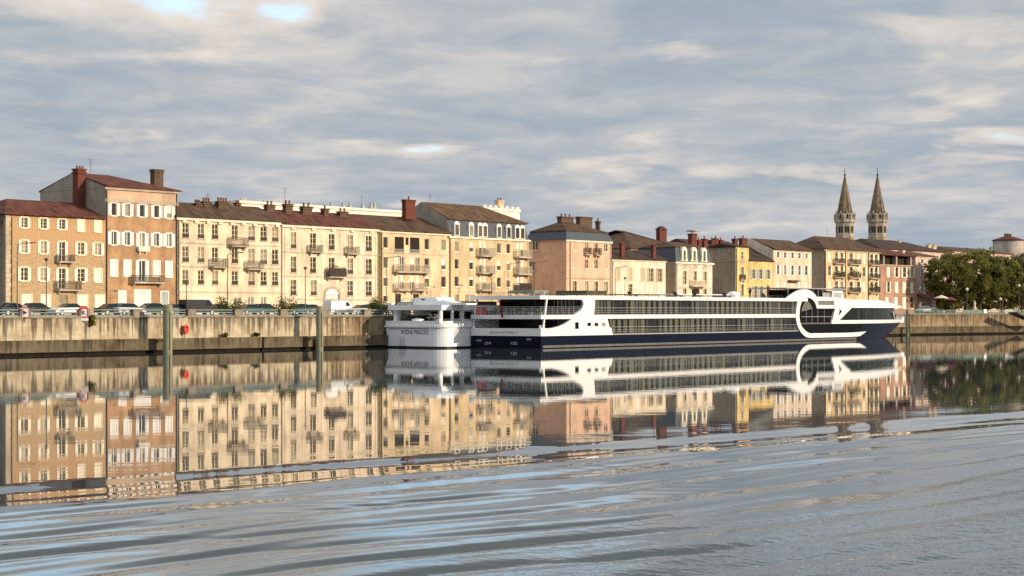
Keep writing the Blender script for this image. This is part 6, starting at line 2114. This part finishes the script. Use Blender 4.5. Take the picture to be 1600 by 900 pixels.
    MB().box(0.02, 0.6, 0.25, 0.85, Z(508) + 0.3, Z(498)).build('bollard', 'boat_white', root)

# ------------------------------------------------------------------ water
def water():
    # fan-shaped grid: fine near this bank where a passing boat's wake rolls through, coarse elsewhere
    ys = [-40, -20, -8, 0, 6, 12, 16, 20]
    y = 22.0
    while y < 100:
        ys.append(y)
        y += 0.085 * (y / 30) ** 1.0
    while y < 900:
        ys.append(y)
        y *= 1.03
    ys = np.array(ys)
    nx = 330
    uu = np.linspace(-1, 1, nx)
    edge = np.sign(uu) * np.maximum(0, np.abs(uu) - 0.86) / 0.14
    X = uu[None, :] * (0.40 * np.maximum(ys, 20)[:, None] + 1.0) + edge[None, :] * (60 + 1.2 * np.abs(ys)[:, None])
    Y = np.repeat(ys[:, None], nx, 1)
    def sm(a, b, v):
        t = np.clip((v - a) / (b - a), 0, 1)
        return t * t * (3 - 2 * t)
    def vnoise(x, y, seed):
        xi, yi = np.floor(x).astype(int), np.floor(y).astype(int)
        fx, fy = x - xi, y - yi
        fx, fy = fx * fx * (3 - 2 * fx), fy * fy * (3 - 2 * fy)
        def h(a, b):
            n = (a * 374761393 + b * 668265263 + seed * 982451653) & 0x7fffffff
            n = ((n ^ (n >> 13)) * 1274126177) & 0x7fffffff
            return (n & 0xffff) / 65535.0
        return (h(xi, yi) * (1 - fx) + h(xi + 1, yi) * fx) * (1 - fy) + (h(xi, yi + 1) * (1 - fx) + h(xi + 1, yi + 1) * fx) * fy
    r = X * 0.747 + Y * 0.665                                  # along the crests
    q = (X - 5.0) * 0.665 - (Y - 60.0) * 0.747                 # distance behind the wake's front
    wob = (vnoise(r / 18, q / 14, 1) - 0.5) * 3.2 + (vnoise(r / 6, q / 5, 2) - 0.5) * 0.8
    qq = q + wob
    mask = sm(-1.0, 3.0, q)                                             # starts at the front
    fade_r = 1 - sm(1, 19, (X + 4) * 0.825 - (Y - 32) * 0.565)         # dies out towards the rough water on the right
    h = 0.0 * X
    ph = 2 * math.pi * (qq / 4.3 + 0.0062 * np.maximum(qq, 0) ** 2) + 2.2 * (vnoise(r / 7, q / 2.5, 21) - 0.5)
    amp = 0.5 + 0.8 * vnoise(r / 12, q / 4.0, 5)
    s1 = np.sin(ph) + 0.28 * np.sin(2 * ph + 0.6)
    h += 0.058 * mask * amp * s1 * (0.06 + 0.94 * fade_r)
    h += 0.0135 * mask * np.sin(2 * math.pi * (qq * 0.97 + r * 0.10) / 1.45 + 1.0 + 3 * vnoise(r / 14, q / 6, 7)) * (0.18 + 0.82 * fade_r) * (0.15 + vnoise(r / 9, q / 3, 8)) ** 1.2
    h += 0.0036 * mask * np.sin(2 * math.pi * (qq + r * 0.16) / 0.85 + 4 * vnoise(r / 6, q / 4, 9)) * vnoise(r / 5, q / 2, 10) ** 2 * 1.6
    h += 0.0018 * mask * np.sin(2 * math.pi * (qq * 0.9 - r * 0.35) / 0.6 + 4 * vnoise(r / 3, q / 3, 12)) * vnoise(r / 3, q / 2, 13) ** 2 * 1.6
    # a long gentle swell just ahead of the front, folding the mirror image once
    h += 0.012 * np.exp(-((q + 1.5) / 3.0) ** 2) * np.sin(2 * math.pi * (qq + 1.0) / 5.5)
    h *= sm(20, 24, Y) * (1 - sm(90, 140, Y))
    ripple = sm(-3, 11, (X + 2.5) * 0.825 - (Y - 32) * 0.565) * sm(-2, 6, q) * (1 - sm(70, 90, Y)) + 0.05 * sm(0, 6, q)
    V = np.stack([X, Y, h], -1).reshape(-1, 3)
    ny = len(ys)
    idx = np.arange(ny * nx).reshape(ny, nx)
    Fq = np.stack([idx[:-1, :-1], idx[:-1, 1:], idx[1:, 1:], idx[1:, :-1]], -1).reshape(-1, 4)
    me = bpy.data.meshes.new('river_water')
    me.vertices.add(len(V))
    me.vertices.foreach_set('co', V.astype(np.float32).ravel())
    me.loops.add(Fq.size)
    me.loops.foreach_set('vertex_index', Fq.astype(np.int32).ravel())
    me.polygons.add(len(Fq))
    me.polygons.foreach_set('loop_start', (np.arange(len(Fq)) * 4).astype(np.int32))
    me.polygons.foreach_set('loop_total', np.full(len(Fq), 4, np.int32))
    me.polygons.foreach_set('use_smooth', np.ones(len(Fq), bool))
    at = me.attributes.new('ripple', 'FLOAT', 'POINT')
    at.data.foreach_set('value', ripple.astype(np.float32).ravel())
    me.update()
    me.validate()
    m = bpy.data.materials.new('river_water')
    t = nt(m)
    out = N(t, 'ShaderNodeOutputMaterial')
    p = N(t, 'ShaderNodeBsdfPrincipled', i_Roughness=0.012, i_IOR=1.333)
    p.inputs['Base Color'].default_value = (0.046, 0.059, 0.062, 1)
    p.inputs['Specular IOR Level'].default_value = 1.0
    L(t, p, 'BSDF', out, 'Surface')
    tc = N(t, 'ShaderNodeTexCoord')
    def noise(scale, ns, det, rough=0.5, rot=0.0):
        mp = N(t, 'ShaderNodeMapping')
        mp.inputs['Scale'].default_value = scale
        mp.inputs['Rotation'].default_value = (0, 0, rot)
        L(t, tc, 'Object', mp, 'Vector')
        n = N(t, 'ShaderNodeTexNoise', i_Scale=ns, i_Detail=det, i_Roughness=rough)
        L(t, mp, 'Vector', n, 'Vector')
        return n
    def mul(a, b):
        x = N(t, 'ShaderNodeMath', operation='MULTIPLY')
        for i, v in enumerate((a, b)):
            if isinstance(v, float):
                x.inputs[i].default_value = v
            else:
                t.links.new(v, x.inputs[i])
        return x.outputs[0]
    def add(a, b):
        x = N(t, 'ShaderNodeMath', operation='ADD')
        t.links.new(a, x.inputs[0])
        t.links.new(b, x.inputs[1])
        return x.outputs[0]
    a = N(t, 'ShaderNodeAttribute', attribute_name='ripple')
    calm1 = noise((0.30, 0.75, 1), 1.0, 2.0, 0.5, 0.1)
    calm2 = noise((1.6, 3.2, 1), 1.0, 2.0, 0.5, -0.2)
    rip1 = noise((2.6, 4.2, 1), 1.0, 3.0, 0.55, -0.75)
    rip2 = noise((0.5, 1.1, 1), 1.0, 2.0, 0.5, -0.6)
    hgt = add(mul(calm1.outputs['Fac'], 0.0022), mul(calm2.outputs['Fac'], 0.0005))
    hgt = add(hgt, mul(a.outputs['Fac'], mul(rip1.outputs['Fac'], 0.034)))
    hgt = add(hgt, mul(a.outputs['Fac'], mul(rip2.outputs['Fac'], 0.035)))
    b = N(t, 'ShaderNodeBump', i_Strength=1.0, i_Distance=1.0)
    t.links.new(hgt, b.inputs['Height'])
    L(t, b, 'Normal', p, 'Normal')
    me.materials.append(m)
    tag(link('river_water', me), kind='structure')
    # river bed far below keeps the sheet from being a floating film
    tag(MB().add([(-800, -200, -6), (900, -200, -6), (900, 900, -6), (-800, 900, -6)], [(0, 1, 2, 3)]).build('river_bed', 'wet_stone'), kind='structure')

# ------------------------------------------------------------------ sky, sun, camera
def sky():
    w = bpy.data.worlds.new('World')
    sc.world = w
    w.use_nodes = True
    t = w.node_tree
    t.nodes.clear()
    out = N(t, 'ShaderNodeOutputWorld')
    bg = N(t, 'ShaderNodeBackground')
    L(t, bg, 'Background', out, 'Surface')
    sdir = SUN.normalized()
    nis = N(t, 'ShaderNodeTexSky', sky_type='NISHITA', sun_disc=False)
    nis.sun_elevation = math.asin(sdir.z)
    nis.sun_rotation = math.atan2(sdir.x, sdir.y)
    nis.air_density = 1.0
    nis.dust_density = 1.0
    tc = N(t, 'ShaderNodeTexCoord')
    sx = N(t, 'ShaderNodeSeparateXYZ')
    L(t, tc, 'Generated', sx, 'Vector')
    def M2(op, a, b=None, c=None, clamp=False):
        n = N(t, 'ShaderNodeMath', operation=op, use_clamp=clamp)
        for i, v in enumerate((a, b, c)):
            if v is None: continue
            if isinstance(v, (int, float)):
                n.inputs[i].default_value = v
            else:
                t.links.new(v, n.inputs[i])
        return n.outputs[0]
    zc = M2('ADD', M2('MAXIMUM', sx.outputs['Z'], 0.0), 0.09)
    u = M2('DIVIDE', sx.outputs['X'], zc)
    v = M2('DIVIDE', sx.outputs['Y'], zc)
    def nz(su, sv, ns, det, rough, off, dist=0.0):
        cb = N(t, 'ShaderNodeCombineXYZ')
        t.links.new(M2('MULTIPLY_ADD', u, su, off[0]), cb.inputs[0])
        t.links.new(M2('MULTIPLY_ADD', v, sv, off[1]), cb.inputs[1])
        n = N(t, 'ShaderNodeTexNoise', i_Scale=ns, i_Detail=det, i_Roughness=rough, i_Distortion=dist)
        L(t, cb, 'Vector', n, 'Vector')
        return n.outputs['Fac']
    SC = CLOUD
    n1a = nz(0.9, 0.55, 1.3, 7.0, 0.52, SC[0], 0.25)
    n1b = nz(0.9, 0.85, 3.8, 9.0, 0.62, (SC[1][1], SC[0][0]), 0.35)
    n1 = M2('MULTIPLY_ADD', n1b, 0.50, M2('MULTIPLY', n1a, 0.50))
    r1 = ramp(t, [(0.34, (0.285, 0.345, 0.410)), (0.45, (0.350, 0.398, 0.450)), (0.53, (0.430, 0.452, 0.477)), (0.61, (0.54, 0.53, 0.52)), (0.72, (0.70, 0.65, 0.60))])
    t.links.new(n1, r1.inputs['Fac'])
    n2a = nz(0.85, 0.62, 1.9, 8.0, 0.58, SC[1], 0.35)
    hbx = M2('POWER', M2('MULTIPLY', M2('SUBTRACT', sx.outputs['Z'], 0.265), 1.0 / 0.06), 2.0)
    hb = M2('POWER', 2.718, M2('MULTIPLY', hbx, -1.0))
    n2 = M2('MULTIPLY_ADD', hb, 0.24, M2('SUBTRACT', n2a, 0.05))
    # where the deck is torn open or lit from above: (azimuth, elevation, widths, amount)
    yy = M2('MAXIMUM', sx.outputs['Y'], 0.05)
    kx, ez = M2('DIVIDE', sx.outputs['X'], yy), M2('DIVIDE', sx.outputs['Z'], yy)
    for a_, e_, wa, we, am in ((-0.24, 0.186, 0.10, 0.018, 0.10), (-0.135, 0.180, 0.022, 0.012, 0.15), (-0.10, 0.187, 0.05, 0.006, 0.07),
                               (0.185, 0.084, 0.055, 0.007, 0.13), (0.08, 0.080, 0.06, 0.006, 0.07), (0.25, 0.130, 0.06, 0.007, 0.06), (0.22, 0.175, 0.10, 0.035, -0.09), (-0.075, 0.096, 0.045, 0.006, 0.10), (0.29, 0.11, 0.03, 0.005, 0.07)):
        g1 = M2('POWER', M2('MULTIPLY', M2('SUBTRACT', kx, a_), 1.0 / wa), 2.0)
        g2 = M2('POWER', M2('MULTIPLY', M2('SUBTRACT', ez, e_), 1.0 / we), 2.0)
        ex = M2('POWER', 2.718, M2('MULTIPLY', M2('ADD', g1, g2), -1.0))
        n2 = M2('MULTIPLY_ADD', ex, am, n2)
    gap = N(t, 'ShaderNodeMapRange', clamp=True, interpolation_type='SMOOTHSTEP')
    gap.inputs['From Min'].default_value = 0.60
    gap.inputs['From Max'].default_value = 0.74
    t.links.new(n2, gap.inputs['Value'])
    # clear sky seen through the gaps: the Nishita sky plus thin bright cloud veil
    cl = mixc(t, (nis, 'Color'), (0.10, 0.10, 0.10), 1.0, 'MULTIPLY')
    cl2 = mixc(t, (cl, 2), (0.40, 0.54, 0.66), 1.0, 'ADD')
    # warm sunlit rims next to the gaps
    rim = N(t, 'ShaderNodeMapRange', clamp=True, interpolation_type='SMOOTHSTEP')
    rim.inputs['From Min'].default_value = 0.50
    rim.inputs['From Max'].default_value = 0.62
    t.links.new(n2, rim.inputs['Value'])
    base = mixc(t, (r1, 'Color'), (0.86, 0.73, 0.60), 0.5)
    t.links.new(M2('MULTIPLY', rim.outputs[0], 0.45), base.inputs[0])
    mixed = mixc(t, (base, 2), (cl2, 2), (gap, 'Result'))
    # brightness by elevation: bright band, dark cloud, unseen zenith raised for ambient fill
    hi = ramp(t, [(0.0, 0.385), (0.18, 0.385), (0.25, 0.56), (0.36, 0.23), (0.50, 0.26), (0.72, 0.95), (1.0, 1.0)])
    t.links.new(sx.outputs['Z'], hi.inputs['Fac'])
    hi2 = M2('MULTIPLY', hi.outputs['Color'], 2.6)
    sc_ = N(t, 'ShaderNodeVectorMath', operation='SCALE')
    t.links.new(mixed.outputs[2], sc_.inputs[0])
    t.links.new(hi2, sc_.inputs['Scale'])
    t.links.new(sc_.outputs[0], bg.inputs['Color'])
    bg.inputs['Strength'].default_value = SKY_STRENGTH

DENOISE = False
SKY_STRENGTH = 1.0
CLOUD = [(11.7336, 12.8782), (-0.5986, -9.5351)]
az = math.radians(24)
Nf = Vector((-NX, -NY, 0))
Dv = Vector((DX, DY, 0))
hz = Nf * math.cos(az) + Dv * math.sin(az)
el = math.radians(15)
SUN = Vector((hz.x * math.cos(el), hz.y * math.cos(el), math.sin(el)))
def light_and_camera():
    ld = bpy.data.lights.new('sun', 'SUN')
    ld.energy = 4.4
    ld.angle = math.radians(0.6)
    ld.color = (1.0, 0.83, 0.62)
    lo = bpy.data.objects.new('sun', ld)
    COL.objects.link(lo)
    lo.location = (100, -50, 80)
    lo.rotation_euler = (-SUN).to_track_quat('-Z', 'Y').to_euler()
    cd = bpy.data.cameras.new('camera')
    cd.sensor_width = 36
    cd.sensor_fit = 'HORIZONTAL'
    cd.lens = F / 1600 * 36
    cd.shift_y = (HY - 450) / 1600
    cd.clip_start = 0.5
    cd.clip_end = 6000
    co = bpy.data.objects.new('camera', cd)
    COL.objects.link(co)
    co.location = (0, 0, CZ)
    co.rotation_euler = (PI / 2, 0, 0)
    sc.camera = co
    vs = sc.view_settings
    vs.view_transform = 'Standard'
    vs.look = 'None'
    vs.exposure = 0.22
    vs.gamma = 1.0
    vs.use_curve_mapping = False
    sc.cycles.use_denoising = DENOISE
    sc.cycles.max_bounces = 6
    sc.cycles.transparent_max_bounces = 8
    sc.cycles.caustics_reflective = False
    sc.cycles.caustics_refractive = False

town()
church()
quay()
cars()
lamps()
greenery()
ship()
boat()
water()
sky()
light_and_camera()
